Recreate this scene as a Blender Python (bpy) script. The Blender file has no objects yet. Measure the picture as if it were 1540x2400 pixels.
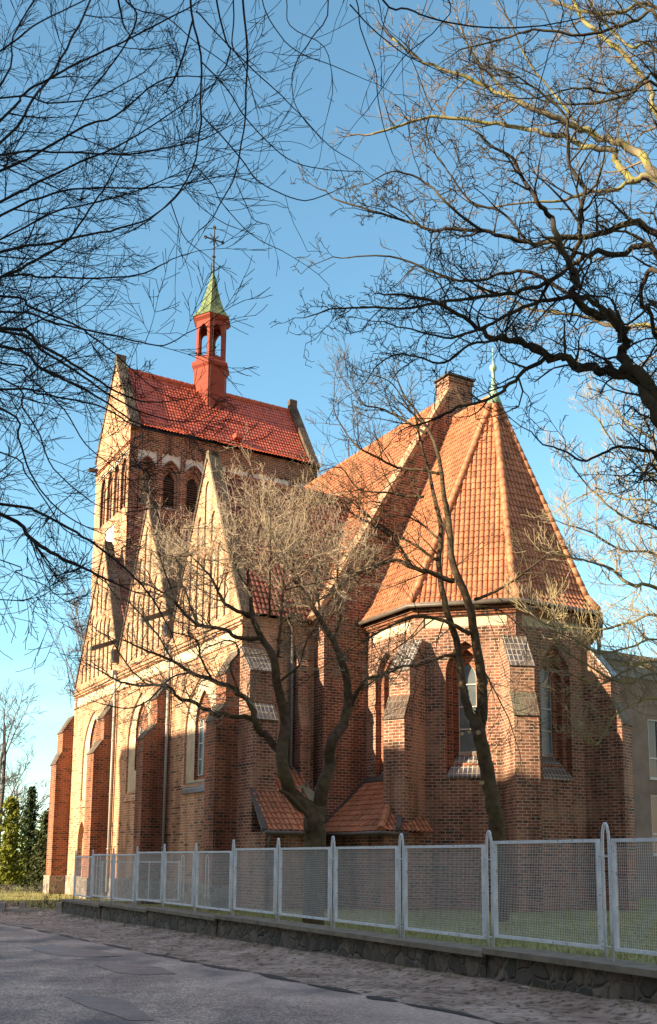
import bpy, bmesh, math, random
from mathutils import Vector, Matrix
from mathutils.geometry import tessellate_polygon
sc = bpy.context.scene
R = math.radians
# ------------------------------------------------------------------ camera
PITCH, ROLL, YAW = 0.1593, 0.00816, 0.5265
EYE = 1.6
FPX, PPY = 2396.8, 1630.9          # focal length and principal point in a 1540 x 2400 frame
W = Vector((0, math.cos(PITCH), math.sin(PITCH)))
U0 = Vector((0, -math.sin(PITCH), math.cos(PITCH)))
RT = Vector((1, 0, 0)) * math.cos(ROLL) + U0 * math.sin(ROLL)
UP = U0 * math.cos(ROLL) - Vector((1, 0, 0)) * math.sin(ROLL)
cd = bpy.data.cameras.new("camera"); cam = bpy.data.objects.new("camera", cd)
sc.collection.objects.link(cam)
cd.sensor_fit = 'VERTICAL'; cd.sensor_height = 24.0; cd.lens = 24.0 * FPX / 2400
cd.shift_y = (PPY - 1200) / 2400; cd.clip_start = 0.1; cd.clip_end = 3000
m = Matrix((RT, UP, -W)).transposed().to_4x4(); m.translation = (0, 0, EYE)
cam.matrix_world = m
sc.camera = cam
def at(x, y, d):
    """point seen at pixel (x, y) of the 1540 x 2400 frame, d metres ahead of the camera"""
    r = RT * ((x - 770) / FPX) - UP * ((y - PPY) / FPX) + W
    return Vector((0, 0, EYE)) + r * (d / r.y)
# ------------------------------------------------------------------ light
SUN_EL, SUN_PHI = 18.0, -3.6        # elevation; azimuth from the long wall's normal
cy, sy = math.cos(YAW), math.sin(YAW)
V = Vector((cy, sy, 0)); UU = Vector((-sy, cy, 0))
sd = -V * math.cos(R(SUN_PHI)) - UU * math.sin(R(SUN_PHI))
tosun = (sd * math.cos(R(SUN_EL)) + Vector((0, 0, math.sin(R(SUN_EL))))).normalized()
wd = bpy.data.worlds.new("World"); sc.world = wd; wd.use_nodes = True
nt = wd.node_tree; bg = nt.nodes["Background"]
sky = nt.nodes.new("ShaderNodeTexSky"); sky.sky_type = 'NISHITA'; sky.sun_disc = False
sky.sun_elevation = R(SUN_EL); sky.sun_rotation = math.atan2(sd.x, sd.y)
sky.air_density = 1.0; sky.dust_density = 0.4; sky.ozone_density = 1.4; sky.altitude = 0
SKY_S = 0.077
bg.inputs[1].default_value = SKY_S
# thin clouds low over the horizon
tc = nt.nodes.new("ShaderNodeTexCoord"); mp = nt.nodes.new("ShaderNodeMapping")
mp.inputs['Scale'].default_value = (3, 3, 14)
nz = nt.nodes.new("ShaderNodeTexNoise"); nz.inputs['Scale'].default_value = 1.6; nz.inputs['Detail'].default_value = 7
nt.links.new(tc.outputs['Generated'], mp.inputs[0]); nt.links.new(mp.outputs[0], nz.inputs['Vector'])
cr = nt.nodes.new("ShaderNodeValToRGB"); cr.color_ramp.elements[0].position = .42; cr.color_ramp.elements[1].position = .66
nt.links.new(nz.outputs[0], cr.inputs[0])
sx = nt.nodes.new("ShaderNodeSeparateXYZ"); nt.links.new(tc.outputs['Generated'], sx.inputs[0])
mr = nt.nodes.new("ShaderNodeMapRange"); mr.inputs[1].default_value = .02; mr.inputs[2].default_value = .19
mr.inputs[3].default_value = .95; mr.inputs[4].default_value = 0
nt.links.new(sx.outputs['Z'], mr.inputs[0])
mu = nt.nodes.new("ShaderNodeMath"); mu.operation = 'MULTIPLY'
nt.links.new(cr.outputs[0], mu.inputs[0]); nt.links.new(mr.outputs[0], mu.inputs[1])
mx = nt.nodes.new("ShaderNodeMixRGB"); nt.links.new(mu.outputs[0], mx.inputs[0])
nt.links.new(sky.outputs[0], mx.inputs[1]); mx.inputs[2].default_value = (6.2, 5.4, 5.7, 1)
# sky tint: blue ahead; added warmth behind camera and boosted zenith lift the shade
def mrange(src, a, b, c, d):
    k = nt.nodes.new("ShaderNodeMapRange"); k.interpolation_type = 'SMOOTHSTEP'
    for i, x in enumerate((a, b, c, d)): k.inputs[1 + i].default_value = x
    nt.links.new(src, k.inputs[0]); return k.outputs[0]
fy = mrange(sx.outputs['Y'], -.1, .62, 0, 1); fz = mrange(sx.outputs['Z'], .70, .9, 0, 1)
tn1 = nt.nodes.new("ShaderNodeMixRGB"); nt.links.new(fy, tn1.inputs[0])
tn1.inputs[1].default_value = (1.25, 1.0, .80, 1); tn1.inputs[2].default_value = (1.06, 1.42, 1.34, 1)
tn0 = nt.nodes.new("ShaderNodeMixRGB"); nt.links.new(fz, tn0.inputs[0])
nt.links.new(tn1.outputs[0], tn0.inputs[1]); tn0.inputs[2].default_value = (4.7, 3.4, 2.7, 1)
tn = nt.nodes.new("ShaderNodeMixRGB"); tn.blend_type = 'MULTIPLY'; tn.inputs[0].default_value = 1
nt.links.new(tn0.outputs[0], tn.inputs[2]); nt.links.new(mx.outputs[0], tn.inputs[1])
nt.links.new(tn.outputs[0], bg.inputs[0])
ld = bpy.data.lights.new("sun", 'SUN'); ld.energy = 5.0; ld.angle = R(0.5); ld.color = (1, .82, .55)
sun = bpy.data.objects.new("sun", ld); sc.collection.objects.link(sun)
sun.rotation_euler = tosun.to_track_quat('Z', 'Y').to_euler()
sc.view_settings.view_transform = 'Standard'; sc.view_settings.look = 'None'
sc.view_settings.gamma = 1; sc.view_settings.use_curve_mapping = False
sc.view_settings.exposure = 1.65
sc.cycles.max_bounces = 6; sc.cycles.diffuse_bounces = 3; sc.cycles.glossy_bounces = 3
sc.cycles.transparent_max_bounces = 8
# ------------------------------------------------------------------ helpers
COL = sc.collection
def tag(o, label=None, cat=None, group=None, kind=None):
    for k, v in (("label", label), ("category", cat), ("group", group), ("kind", kind)):
        if v: o[k] = v
    return o
def empty(name, loc, label=None, cat=None, group=None, rz=0):
    o = bpy.data.objects.new(name, None); COL.objects.link(o)
    o.location = loc; o.rotation_euler = (0, 0, rz); o.empty_display_size = .3
    return tag(o, label, cat, group)
class MB:
    def __init__(s): s.v = []; s.f = []; s.m = []; s.uv = {}
    def face(s, pts, mi=0, uv=None):
        b = len(s.v); s.v += [tuple(p) for p in pts]; s.f.append(tuple(range(b, b + len(pts)))); s.m.append(mi)
        if uv: s.uv[len(s.f) - 1] = uv
    def add(s, vs, fs, mi=0):
        b = len(s.v); s.v += [tuple(p) for p in vs]
        for f in fs: s.f.append(tuple(i + b for i in f)); s.m.append(mi)
    def box(s, x0, x1, y0, y1, z0, z1, mi=0):
        vs = [(x, y, z) for z in (z0, z1) for y in (y0, y1) for x in (x0, x1)]
        s.add(vs, [(0, 2, 3, 1), (4, 5, 7, 6), (0, 1, 5, 4), (2, 6, 7, 3), (0, 4, 6, 2), (1, 3, 7, 5)], mi)
    def obox(s, c, ex, ey, ez, mi=0):
        c, ex, ey, ez = map(Vector, (c, ex, ey, ez))
        vs = [c + ex * i + ey * j + ez * k for k in (-1, 1) for j in (-1, 1) for i in (-1, 1)]
        s.add(vs, [(0, 2, 3, 1), (4, 5, 7, 6), (0, 1, 5, 4), (2, 6, 7, 3), (0, 4, 6, 2), (1, 3, 7, 5)], mi)
    def prism(s, pts, d, mi=0, caps=True, side=None):
        """extrude a 3D polygon by vector d"""
        n = len(pts); d = Vector(d); a = [Vector(p) for p in pts]; b = [p + d for p in a]
        if caps:
            nn = Vector()
            for i in range(n): nn += a[i].cross(a[(i + 1) % n])
            for P, fl in ((a, nn.dot(d) > 0), (b, nn.dot(d) < 0)):
                for t in tessellate_polygon([P]):
                    q = [P[i] for i in t]
                    k = (q[1] - q[0]).cross(q[2] - q[0])
                    want = -d if P is a else d
                    if k.dot(want) < 0: q.reverse()
                    s.face(q, mi)
        for i in range(n):
            j = (i + 1) % n
            s.face([a[i], a[j], b[j], b[i]], mi if side is None else side[i])
    def tube(s, pts, rad, k=6, mi=0, cap=True):
        pts = [Vector(p) for p in pts]; n = len(pts)
        if not hasattr(rad, '__len__'): rad = [rad] * n
        base = len(s.v); ref = None
        for i in range(n):
            t = (pts[min(i + 1, n - 1)] - pts[max(i - 1, 0)])
            if t.length < 1e-9: t = Vector((0, 0, 1))
            t.normalize()
            if ref is None: ref = t.orthogonal().normalized()
            a = (ref - t * ref.dot(t))
            a = a.normalized() if a.length > 1e-6 else t.orthogonal().normalized()
            b = t.cross(a); ref = a
            for j in range(k):
                w = 2 * math.pi * j / k
                s.v.append(tuple(pts[i] + (a * math.cos(w) + b * math.sin(w)) * rad[i]))
        for i in range(n - 1):
            for j in range(k):
                j2 = (j + 1) % k
                s.f.append((base + i * k + j, base + i * k + j2, base + (i + 1) * k + j2, base + (i + 1) * k + j)); s.m.append(mi)
        if cap:
            s.f.append(tuple(base + j for j in reversed(range(k)))); s.m.append(mi)
            s.f.append(tuple(base + (n - 1) * k + j for j in range(k))); s.m.append(mi)
    def build(s, name, mats, parent=None, smooth=False, uv=True):
        me = bpy.data.meshes.new(name); me.from_pydata(s.v, [], s.f)
        if not isinstance(mats, (list, tuple)): mats = [mats]
        for mm in mats: me.materials.append(mm)
        me.polygons.foreach_set("material_index", s.m)
        if smooth: me.polygons.foreach_set("use_smooth", [True] * len(s.f))
        if uv:
            L = me.uv_layers.new(name="UVMap"); out = [0.0] * (2 * len(me.loops)); Z = Vector((0, 0, 1))
            vs = me.vertices
            for p in me.polygons:
                n = p.normal; cu = s.uv.get(p.index)
                if abs(n.z) > .97: e, g = Vector((1, 0, 0)), Vector((0, 1, 0))
                else: e = Z.cross(n).normalized(); g = n.cross(e)
                for q, li in enumerate(p.loop_indices):
                    co = vs[me.loops[li].vertex_index].co
                    if cu: out[2 * li], out[2 * li + 1] = cu[q]
                    else: out[2 * li] = co.dot(e); out[2 * li + 1] = co.dot(g)
            L.data.foreach_set("uv", out)
        o = bpy.data.objects.new(name, me); COL.objects.link(o)
        if parent: o.parent = parent
        return o
# ------------------------------------------------------------------ materials
class NT:
    def __init__(s, name, rough=.8, spec=.3):
        s.mat = bpy.data.materials.new(name); s.mat.use_nodes = True
        s.t = s.mat.node_tree; s.b = s.t.nodes["Principled BSDF"]
        s.b.inputs['Roughness'].default_value = rough; s.b.inputs['Specular IOR Level'].default_value = spec
        s.tc = s.t.nodes.new("ShaderNodeTexCoord")
    def n(s, typ, **kw):
        k = s.t.nodes.new(typ)
        for a, b in kw.items():
            if a in k.inputs.keys(): 
                if hasattr(b, 'is_output'): s.t.links.new(b, k.inputs[a])
                else: k.inputs[a].default_value = b
            else: setattr(k, a, b)
        return k
    def l(s, a, b): s.t.links.new(a, b)
    def noise(s, scale, detail=4, vec=None, rough=.55):
        k = s.n("ShaderNodeTexNoise"); k.inputs['Scale'].default_value = scale
        k.inputs['Detail'].default_value = detail; k.inputs['Roughness'].default_value = rough
        s.l(vec or s.tc.outputs['Object'], k.inputs['Vector']); return k.outputs[0]
    def ramp(s, fac, stops):
        k = s.n("ShaderNodeValToRGB"); e = k.color_ramp.elements
        while len(e) < len(stops): e.new(.5)
        for q, (p, c) in zip(e, stops): q.position = p; q.color = (*c, 1) if len(c) == 3 else c
        s.l(fac, k.inputs[0]); return k.outputs[0]
    def mix(s, f, a, b, mode='MIX'):
        k = s.n("ShaderNodeMixRGB", blend_type=mode)
        for i, x in enumerate((f, a, b)):
            if hasattr(x, 'is_output'): s.l(x, k.inputs[i])
            elif i == 0: k.inputs[0].default_value = x
            else: k.inputs[i].default_value = (*x, 1)
        return k.outputs[0]
    def math(s, op, a, b=0.0, c=None):
        k = s.n("ShaderNodeMath", operation=op)
        for i, x in enumerate((a, b) if c is None else (a, b, c)):
            if hasattr(x, 'is_output'): s.l(x, k.inputs[i])
            else: k.inputs[i].default_value = x
        return k.outputs[0]
    def scale(s, vec, sc_):
        k = s.n("ShaderNodeMapping"); k.inputs['Scale'].default_value = sc_; s.l(vec, k.inputs[0]); return k.outputs[0]
    def bump(s, h, strength=.5, dist=.02, prev=None):
        k = s.n("ShaderNodeBump"); k.inputs['Strength'].default_value = strength; k.inputs['Distance'].default_value = dist
        s.l(h, k.inputs['Height'])
        if prev: s.l(prev, k.inputs['Normal'])
        s.l(k.outputs[0], s.b.inputs['Normal']); return k.outputs[0]
    def col(s, c):
        if hasattr(c, 'is_output'): s.l(c, s.b.inputs['Base Color'])
        else: s.b.inputs['Base Color'].default_value = (*c, 1)
        return s
def brick_mat(name, c1, c2, mortar, dark=(.05, .035, .03), darkamt=.5, bw=.29, bh=.104, ms=.014, wash=None, washamt=0):
    t = NT(name, .88, .15); uv = t.tc.outputs['UV']
    wob = t.noise(.9, 2, uv); 
    k = t.n("ShaderNodeTexBrick"); k.offset = .5; k.squash = 1; t.l(uv, k.inputs['Vector'])
    k.inputs['Color1'].default_value = (*c1, 1); k.inputs['Color2'].default_value = (*c2, 1)
    k.inputs['Mortar'].default_value = (*mortar, 1); k.inputs['Scale'].default_value = 1
    k.inputs['Mortar Size'].default_value = ms; k.inputs['Mortar Smooth'].default_value = .25
    k.inputs['Bias'].default_value = 0; k.inputs['Brick Width'].default_value = bw; k.inputs['Row Height'].default_value = bh
    # per brick value
    cell = t.n("ShaderNodeTexWhiteNoise", noise_dimensions='2D')
    sp = t.n("ShaderNodeSeparateXYZ"); t.l(uv, sp.inputs[0])
    row = t.math('FLOOR', t.math('DIVIDE', sp.outputs[1], bh))
    off = t.math('MULTIPLY', t.math('MODULO', row, 2), .5)
    cx = t.math('FLOOR', t.math('ADD', t.math('DIVIDE', sp.outputs[0], bw), off))
    cb = t.n("ShaderNodeCombineXYZ"); t.l(cx, cb.inputs[0]); t.l(row, cb.inputs[1]); t.l(cb.outputs[0], cell.inputs['Vector'])
    rnd = cell.outputs[0]
    big = t.noise(.35, 5, t.scale(t.tc.outputs['Object'], (1, 1, .55)))
    f1 = t.ramp(rnd, [(0.0, (1, 1, 1)), (darkamt * .45, (1, 1, 1)), (darkamt * .45 + .03, (0, 0, 0)), (1, (0, 0, 0))])
    bigr = t.ramp(big, [(.35, (0, 0, 0)), (.68, (1, 1, 1))])
    isb = t.math('SUBTRACT', 1, k.outputs['Fac'])
    brickcol = t.mix(t.math('MULTIPLY', f1, t.math('MULTIPLY', isb, .8)), k.outputs['Color'], dark)
    c = t.mix(t.math('MULTIPLY', bigr, darkamt * .55), brickcol, t.mix(.6, brickcol, dark, 'MIX'))
    fine = t.noise(14, 3); c = t.mix(.35, c, t.ramp(fine, [(.25, (.55, .55, .55)), (.8, (1.25, 1.25, 1.25))]), 'MULTIPLY')
    if wash:
        wn = t.noise(.8, 6); wr = t.ramp(wn, [(.5, (0, 0, 0)), (.62, (1, 1, 1))])
        c = t.mix(t.math('MULTIPLY', wr, washamt), c, wash)
    st = t.noise(1.6, 5, t.scale(t.tc.outputs['Object'], (1, 1, .16)))
    c = t.mix(1, c, t.ramp(st, [(.36, (.62, .6, .58)), (.52, (1, 1, 1)), (.7, (1.12, 1.1, 1.06))]), 'MULTIPLY')
    t.col(c)
    h = t.math('ADD', t.math('MULTIPLY', isb, 1.0), t.math('MULTIPLY', fine, .35))
    t.bump(h, .7, .012)
    return t.mat
def simple(name, c, rough=.7, spec=.3, nscale=6, var=.25, metal=0, bump=0):
    t = NT(name, rough, spec); n = t.noise(nscale, 5)
    t.col(t.mix(1, c, t.ramp(n, [(.2, (1 - var,) * 3), (.8, (1 + var * .6,) * 3)]), 'MULTIPLY'))
    t.b.inputs['Metallic'].default_value = metal
    if bump: t.bump(n, bump, .02)
    return t.mat
def tile_mat(name, c1, c2, pw=.18, rh=.28, rough=.6, spec=.4, grime=.35):
    t = NT(name, rough, spec); uv = t.tc.outputs['UV']
    sp = t.n("ShaderNodeSeparateXYZ"); t.l(uv, sp.inputs[0])
    cb = t.n("ShaderNodeCombineXYZ")
    t.l(t.math('FLOOR', t.math('DIVIDE', sp.outputs[0], pw)), cb.inputs[0]); t.l(t.math('FLOOR', t.math('DIVIDE', sp.outputs[1], rh)), cb.inputs[1])
    wn = t.n("ShaderNodeTexWhiteNoise", noise_dimensions='2D'); t.l(cb.outputs[0], wn.inputs['Vector'])
    c = t.mix(wn.outputs[0], c1, c2)
    w2 = t.ramp(wn.outputs[0], [(.0, (.45, .5, .5)), (.07, (1, 1, 1)), (.93, (1, 1, 1)), (1, (1.35, 1.25, 1.15))])
    c = t.mix(1, c, w2, 'MULTIPLY')
    li = t.ramp(t.noise(5, 6), [(.58, (0, 0, 0)), (.72, (1, 1, 1))]); c = t.mix(t.math('MULTIPLY', li, .3), c, (.17, .13, .08))
    g = t.ramp(t.noise(1.2, 6), [(.35, (1, 1, 1)), (.7, (1 - grime,) * 3)])
    c = t.mix(1, c, g, 'MULTIPLY')
    c = t.mix(.4, c, t.ramp(t.noise(22, 2), [(.2, (.6, .6, .6)), (.8, (1.2, 1.2, 1.2))]), 'MULTIPLY')
    t.col(c); return t.mat
M = {}
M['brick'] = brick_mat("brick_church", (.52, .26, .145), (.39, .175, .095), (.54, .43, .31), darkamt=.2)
M['brick_dark'] = brick_mat("brick_dark_shaded", (.25, .09, .055), (.17, .062, .042), (.42, .32, .24), darkamt=.4)  # on the tower its dark tone carries the shade of the walls
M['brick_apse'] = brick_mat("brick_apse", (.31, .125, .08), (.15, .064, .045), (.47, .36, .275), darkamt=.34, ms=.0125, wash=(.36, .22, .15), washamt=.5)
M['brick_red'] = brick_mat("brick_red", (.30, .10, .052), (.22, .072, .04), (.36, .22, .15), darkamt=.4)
M['brick_pale'] = brick_mat("brick_pale", (.46, .36, .26), (.38, .28, .19), (.40, .35, .28), darkamt=.15)
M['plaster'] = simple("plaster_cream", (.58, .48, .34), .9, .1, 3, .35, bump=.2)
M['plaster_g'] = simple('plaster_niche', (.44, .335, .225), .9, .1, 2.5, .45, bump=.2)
M['plaster_w'] = simple("plaster_white", (.60, .58, .54), .9, .1, 3, .3, bump=.2)
M['plaster_p'] = simple("plaster_panel", (.80, .80, .78), .85, .1, 3, .08)
M['tile'] = tile_mat("roof_tile_orange", (.50, .215, .105), (.39, .145, .072))
M['tile_red'] = tile_mat("roof_tile_red", (.56, .12, .06), (.43, .085, .045), .18, .28, .4, .5, .25)
M['tile_old'] = tile_mat("roof_tile_brown", (.30, .10, .06), (.22, .07, .045))
M['stone'] = None
def stone_mat(name, cols, mortar, scale=3.2, rough=.85):
    t = NT(name, rough, .25); o = t.tc.outputs['Object']
    v = t.n("ShaderNodeTexVoronoi"); v.feature = 'DISTANCE_TO_EDGE'; v.inputs['Scale'].default_value = scale
    wob = t.noise(4, 2); vec = t.n("ShaderNodeVectorMath", operation='ADD')
    sc2 = t.n("ShaderNodeVectorMath", operation='SCALE'); sc2.inputs['Scale'].default_value = .18
    nv = t.n("ShaderNodeTexNoise"); nv.inputs['Scale'].default_value = 3; t.l(o, nv.inputs['Vector'])
    t.l(nv.outputs['Color'], sc2.inputs[0]); t.l(o, vec.inputs[0]); t.l(sc2.outputs[0], vec.inputs[1])
    t.l(vec.outputs[0], v.inputs['Vector'])
    v2 = t.n("ShaderNodeTexVoronoi"); v2.inputs['Scale'].default_value = scale; t.l(vec.outputs[0], v2.inputs['Vector'])
    sr = t.n("ShaderNodeSeparateColor"); t.l(v2.outputs['Color'], sr.inputs[0])
    c = t.ramp(sr.outputs[0], [(i / (len(cols) - 1), q) for i, q in enumerate(cols)])
    c = t.mix(.6, c, t.ramp(t.noise(9, 5), [(.25, (.45, .45, .45)), (.75, (1.3, 1.3, 1.3))]), 'MULTIPLY')
    e = t.ramp(v.outputs['Distance'], [(.02, (1, 1, 1)), (.06, (0, 0, 0))])
    t.col(t.mix(e, c, mortar))
    t.bump(t.ramp(v.outputs['Distance'], [(.0, (0, 0, 0)), (.12, (1, 1, 1))]), .9, .04)
    return t.mat
M['stone'] = stone_mat("field_stone", [(.20, .15, .12), (.32, .24, .19), (.12, .10, .085), (.25, .18, .14)], (.36, .31, .26), 2.6)
M['wallstone'] = stone_mat("wall_stone", [(.10, .08, .065), (.19, .145, .115), (.065, .058, .05), (.14, .105, .085)], (.17, .14, .11), 4.6)
def glazed_mat():
    t = NT("glazed_tile", .3, .6); uv = t.tc.outputs['UV']
    k = t.n("ShaderNodeTexBrick"); k.offset = 0; t.l(uv, k.inputs['Vector'])
    k.inputs['Color1'].default_value = (.045, .04, .04, 1); k.inputs['Color2'].default_value = (.085, .07, .06, 1)
    k.inputs['Mortar'].default_value = (.40, .35, .29, 1); k.inputs['Scale'].default_value = 1
    k.inputs['Mortar Size'].default_value = .016; k.inputs['Brick Width'].default_value = .155; k.inputs['Row Height'].default_value = .28
    wr = t.ramp(t.noise(2.2, 4), [(.42, (0, 0, 0)), (.62, (1, 1, 1))])
    c = t.mix(t.math('MULTIPLY', wr, .8), k.outputs['Color'], (.16, .12, .095)); t.col(c)
    t.l(t.ramp(k.outputs['Fac'], [(0, (.3, .3, .3)), (1, (.9, .9, .9))]), t.b.inputs['Roughness'])
    t.bump(t.math('SUBTRACT', 1, k.outputs['Fac']), .5, .01); return t.mat
M['glazed'] = glazed_mat()
M['coptile'] = brick_mat("coping_tile", (.13, .085, .065), (.08, .06, .05), (.20, .17, .14), darkamt=.5, bw=.16, bh=.28, ms=.012, wash=(.20, .19, .13), washamt=.5)
M['lead'] = simple("lead_flashing", (.07, .06, .055), .6, .4, 8, .3)
M['gutter'] = simple("gutter_metal", (.11, .09, .075), .5, .5, 5, .4)
M['pipe_l'] = simple("pipe_zinc", (.34, .31, .28), .5, .5, 5, .2)
M['redpaint'] = simple("belfry_paint", (.25, .058, .04), .75, .12, 2, .15)
M['frame'] = simple("window_frame", (.55, .52, .48), .6, .3)
M['dark'] = simple("dark_wood", (.05, .035, .028), .8, .2)
M['louvre'] = simple("louvre_wood", (.14, .09, .06), .8, .2, 20, .4)
M['iron'] = simple("wrought_iron", (.04, .042, .045), .6, .4)
def glass_mat(name, c, rough=.12):
    t = NT(name, rough, .8); n = t.noise(2.5, 2)
    t.col(t.mix(1, c, t.ramp(n, [(.3, (.7, .7, .7)), (.7, (1.15, 1.15, 1.15))]), 'MULTIPLY')); t.bump(n, .15, .02); return t.mat
M['glass'] = glass_mat("church_glass", (.10, .12, .13), .22)
M['glass_d'] = glass_mat("window_glass", (.02, .022, .025), .05)
def copper():
    t = NT("copper_shingle", .7, .3); uv = t.tc.outputs['UV']
    rot = t.n("ShaderNodeMapping"); rot.inputs['Rotation'].default_value = (0, 0, R(45)); t.l(uv, rot.inputs[0])
    k = t.n("ShaderNodeTexBrick"); k.offset = 0; t.l(rot.outputs[0], k.inputs['Vector'])
    k.inputs['Color1'].default_value = (.13, .19, .085, 1); k.inputs['Color2'].default_value = (.24, .28, .14, 1)
    k.inputs['Mortar'].default_value = (.05, .08, .04, 1); k.inputs['Scale'].default_value = 1
    k.inputs['Mortar Size'].default_value = .016; k.inputs['Brick Width'].default_value = .24; k.inputs['Row Height'].default_value = .24
    t.col(t.mix(.8, k.outputs['Color'], t.ramp(t.noise(3, 5), [(.3, (.35, .4, .4)), (.75, (1.2, 1.15, .95))]), 'MULTIPLY'))
    t.bump(t.math('SUBTRACT', 1, k.outputs['Fac']), .5, .01); return t.mat
M['copper'] = copper()
M['verdigris'] = simple("verdigris", (.26, .40, .30), .7, .3, 9, .3)
# ------------------------------------------------------------------ wall panels with openings
def arch(cx, w, z0, zs, r=1.0, seg=7):
    """pointed arch outline, counter-clockwise; r = radius / width"""
    h = w / 2; Rr = r * w; pts = [(cx - h, z0), (cx + h, z0)]
    ang = math.acos((Rr - h) / Rr)
    for i in range(seg + 1):
        a = ang * i / seg; pts.append((cx + h - Rr + Rr * math.cos(a), zs + Rr * math.sin(a)))
    for i in range(seg - 1, -1, -1):
        a = ang * i / seg; pts.append((cx - h + Rr - Rr * math.cos(a), zs + Rr * math.sin(a)))
    return pts
def rect(x0, x1, z0, z1): return [(x0, z0), (x1, z0), (x1, z1), (x0, z1)]
class Frame:
    def __init__(s, o, e): s.o = Vector(o); s.e = Vector(e).normalized(); s.n = s.e.cross(Vector((0, 0, 1)))
    def p(s, x, z, d=0): return s.o + s.e * x + Vector((0, 0, z)) - s.n * d
def flat(mb, fr, polys, d, mi):
    P = [[Vector((x, z, 0)) for x, z in q] for q in polys]; A = [v for q in P for v in q]
    for t in tessellate_polygon(P):
        q = [A[i] for i in t]
        ar = (q[1].x - q[0].x) * (q[2].y - q[0].y) - (q[2].x - q[0].x) * (q[1].y - q[0].y)
        if abs(ar) < 1e-9: continue
        if ar < 0: q.reverse()
        mb.face([fr.p(v.x, v.y, d) for v in q], mi)
def jamb(mb, fr, poly, d0, d1, mi):
    n = len(poly)
    for i in range(n):
        a, b = poly[i], poly[(i + 1) % n]
        mb.face([fr.p(*a, d0), fr.p(*b, d0), fr.p(*b, d1), fr.p(*a, d1)], mi)
def niche(mb, fr, poly, d0, d1, mj, mback, holes=()):
    """holes: list of dicts(poly, depth, mj, mback, holes)"""
    jamb(mb, fr, poly, d0, d1, mj)
    if mback is not None or holes: flat(mb, fr, [poly] + [h['poly'] for h in holes], d1, mback if mback is not None else mj)
    for h in holes: niche(mb, fr, h['poly'], d1, d1 + h['depth'], h.get('mj', mj), h.get('mback'), h.get('holes', ()))
def wall(mb, fr, outline, holes=(), mi=0):
    flat(mb, fr, [outline] + [h['poly'] for h in holes], 0, mi)
    for h in holes: niche(mb, fr, h['poly'], 0, h['depth'], h.get('mj', mi), h.get('mback', mi), h.get('holes', ()))
# ------------------------------------------------------------------ tiled roof planes
PH6 = [(0, 0), (.07, .8), (.25, 1), (.50, .95), (.66, .75), (.72, 0)]
PH4 = [(0, 0), (.14, .85), (.45, 1), (.8, .5)]
def tile_plane(mb, poly, pw=.18, rh=.28, amp=.06, step=.035, sub=6, mi=0, seed=0):
    PH = PH6 if sub > 4 else PH4
    poly = [Vector(p) for p in poly]; n = Vector()
    for i in range(len(poly)): n += poly[i].cross(poly[(i + 1) % len(poly)])
    n.normalize()
    if n.z < 0: n = -n; poly.reverse()
    e = Vector((0, 0, 1)).cross(n).normalized(); g = n.cross(e); o = poly[0]
    us = [(p - o).dot(e) for p in poly]; vs = [(p - o).dot(g) for p in poly]
    u0, u1, v0, v1 = min(us), max(us), min(vs), max(vs)
    u0 = math.floor(u0 / pw) * pw; nu = (int((u1 - u0) / pw) + 2) * len(PH); nr = int((v1 - v0) / rh) + 2
    bm = bmesh.new(); uvl = bm.loops.layers.uv.new("UVMap"); rnd = random.Random(seed)
    lines = []
    for r_ in range(nr):
        jit = rnd.uniform(-.004, .004)
        for q, hh in ((0, step), (1, 0)):
            L = []
            for i in range(nu + 1):
                c_, j_ = divmod(i, len(PH)); uu = u0 + (c_ + PH[j_][0]) * pw
                L.append(bm.verts.new(o + e * uu + g * (v0 + (r_ + q) * rh) + n * (amp * PH[j_][1] + hh + jit + .012 * math.sin(uu * 1.3 + (r_ + q) * .31 + seed) + .009 * math.sin((r_ + q) * .83 - uu * .6)) + g * (.012 * math.sin(c_ * 2.7 + r_ * 5.1))))
            lines.append(L)
    for k in range(len(lines) - 1):
        A, B = lines[k], lines[k + 1]; r_ = k // 2
        for i in range(nu):
            f = bm.faces.new((A[i], A[i + 1], B[i + 1], B[i])); f.smooth = False
            for lp in f.loops:
                co = lp.vert.co - o; lp[uvl].uv = (co.dot(e) - u0 + .001, (r_ + .5) * rh)
    for i in range(len(poly)):
        a, b = poly[i], poly[(i + 1) % len(poly)]
        if (b - a).length < 1e-6: continue
        no = (b - a).cross(n)
        bmesh.ops.bisect_plane(bm, geom=bm.verts[:] + bm.edges[:] + bm.faces[:], plane_co=a, plane_no=no.normalized(), clear_outer=True)
    bm.verts.index_update(); base = len(mb.v)
    mb.v += [tuple(v.co) for v in bm.verts]
    for f in bm.faces:
        mb.uv[len(mb.f)] = [tuple(lp[uvl].uv) for lp in f.loops]
        mb.f.append(tuple(v.index + base for v in f.verts)); mb.m.append(mi)
    bm.free()
def ridge_tiles(mb, a, b, r0=.13, L=.38, mi=0):
    a, b = Vector(a), Vector(b); d = (b - a); n = max(1, int(d.length / L)); d /= n
    for i in range(n):
        p = a + d * i
        mb.tube([p, p + d * 1.12], [r0 * 1.08, r0 * .9], 8, mi)
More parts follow.
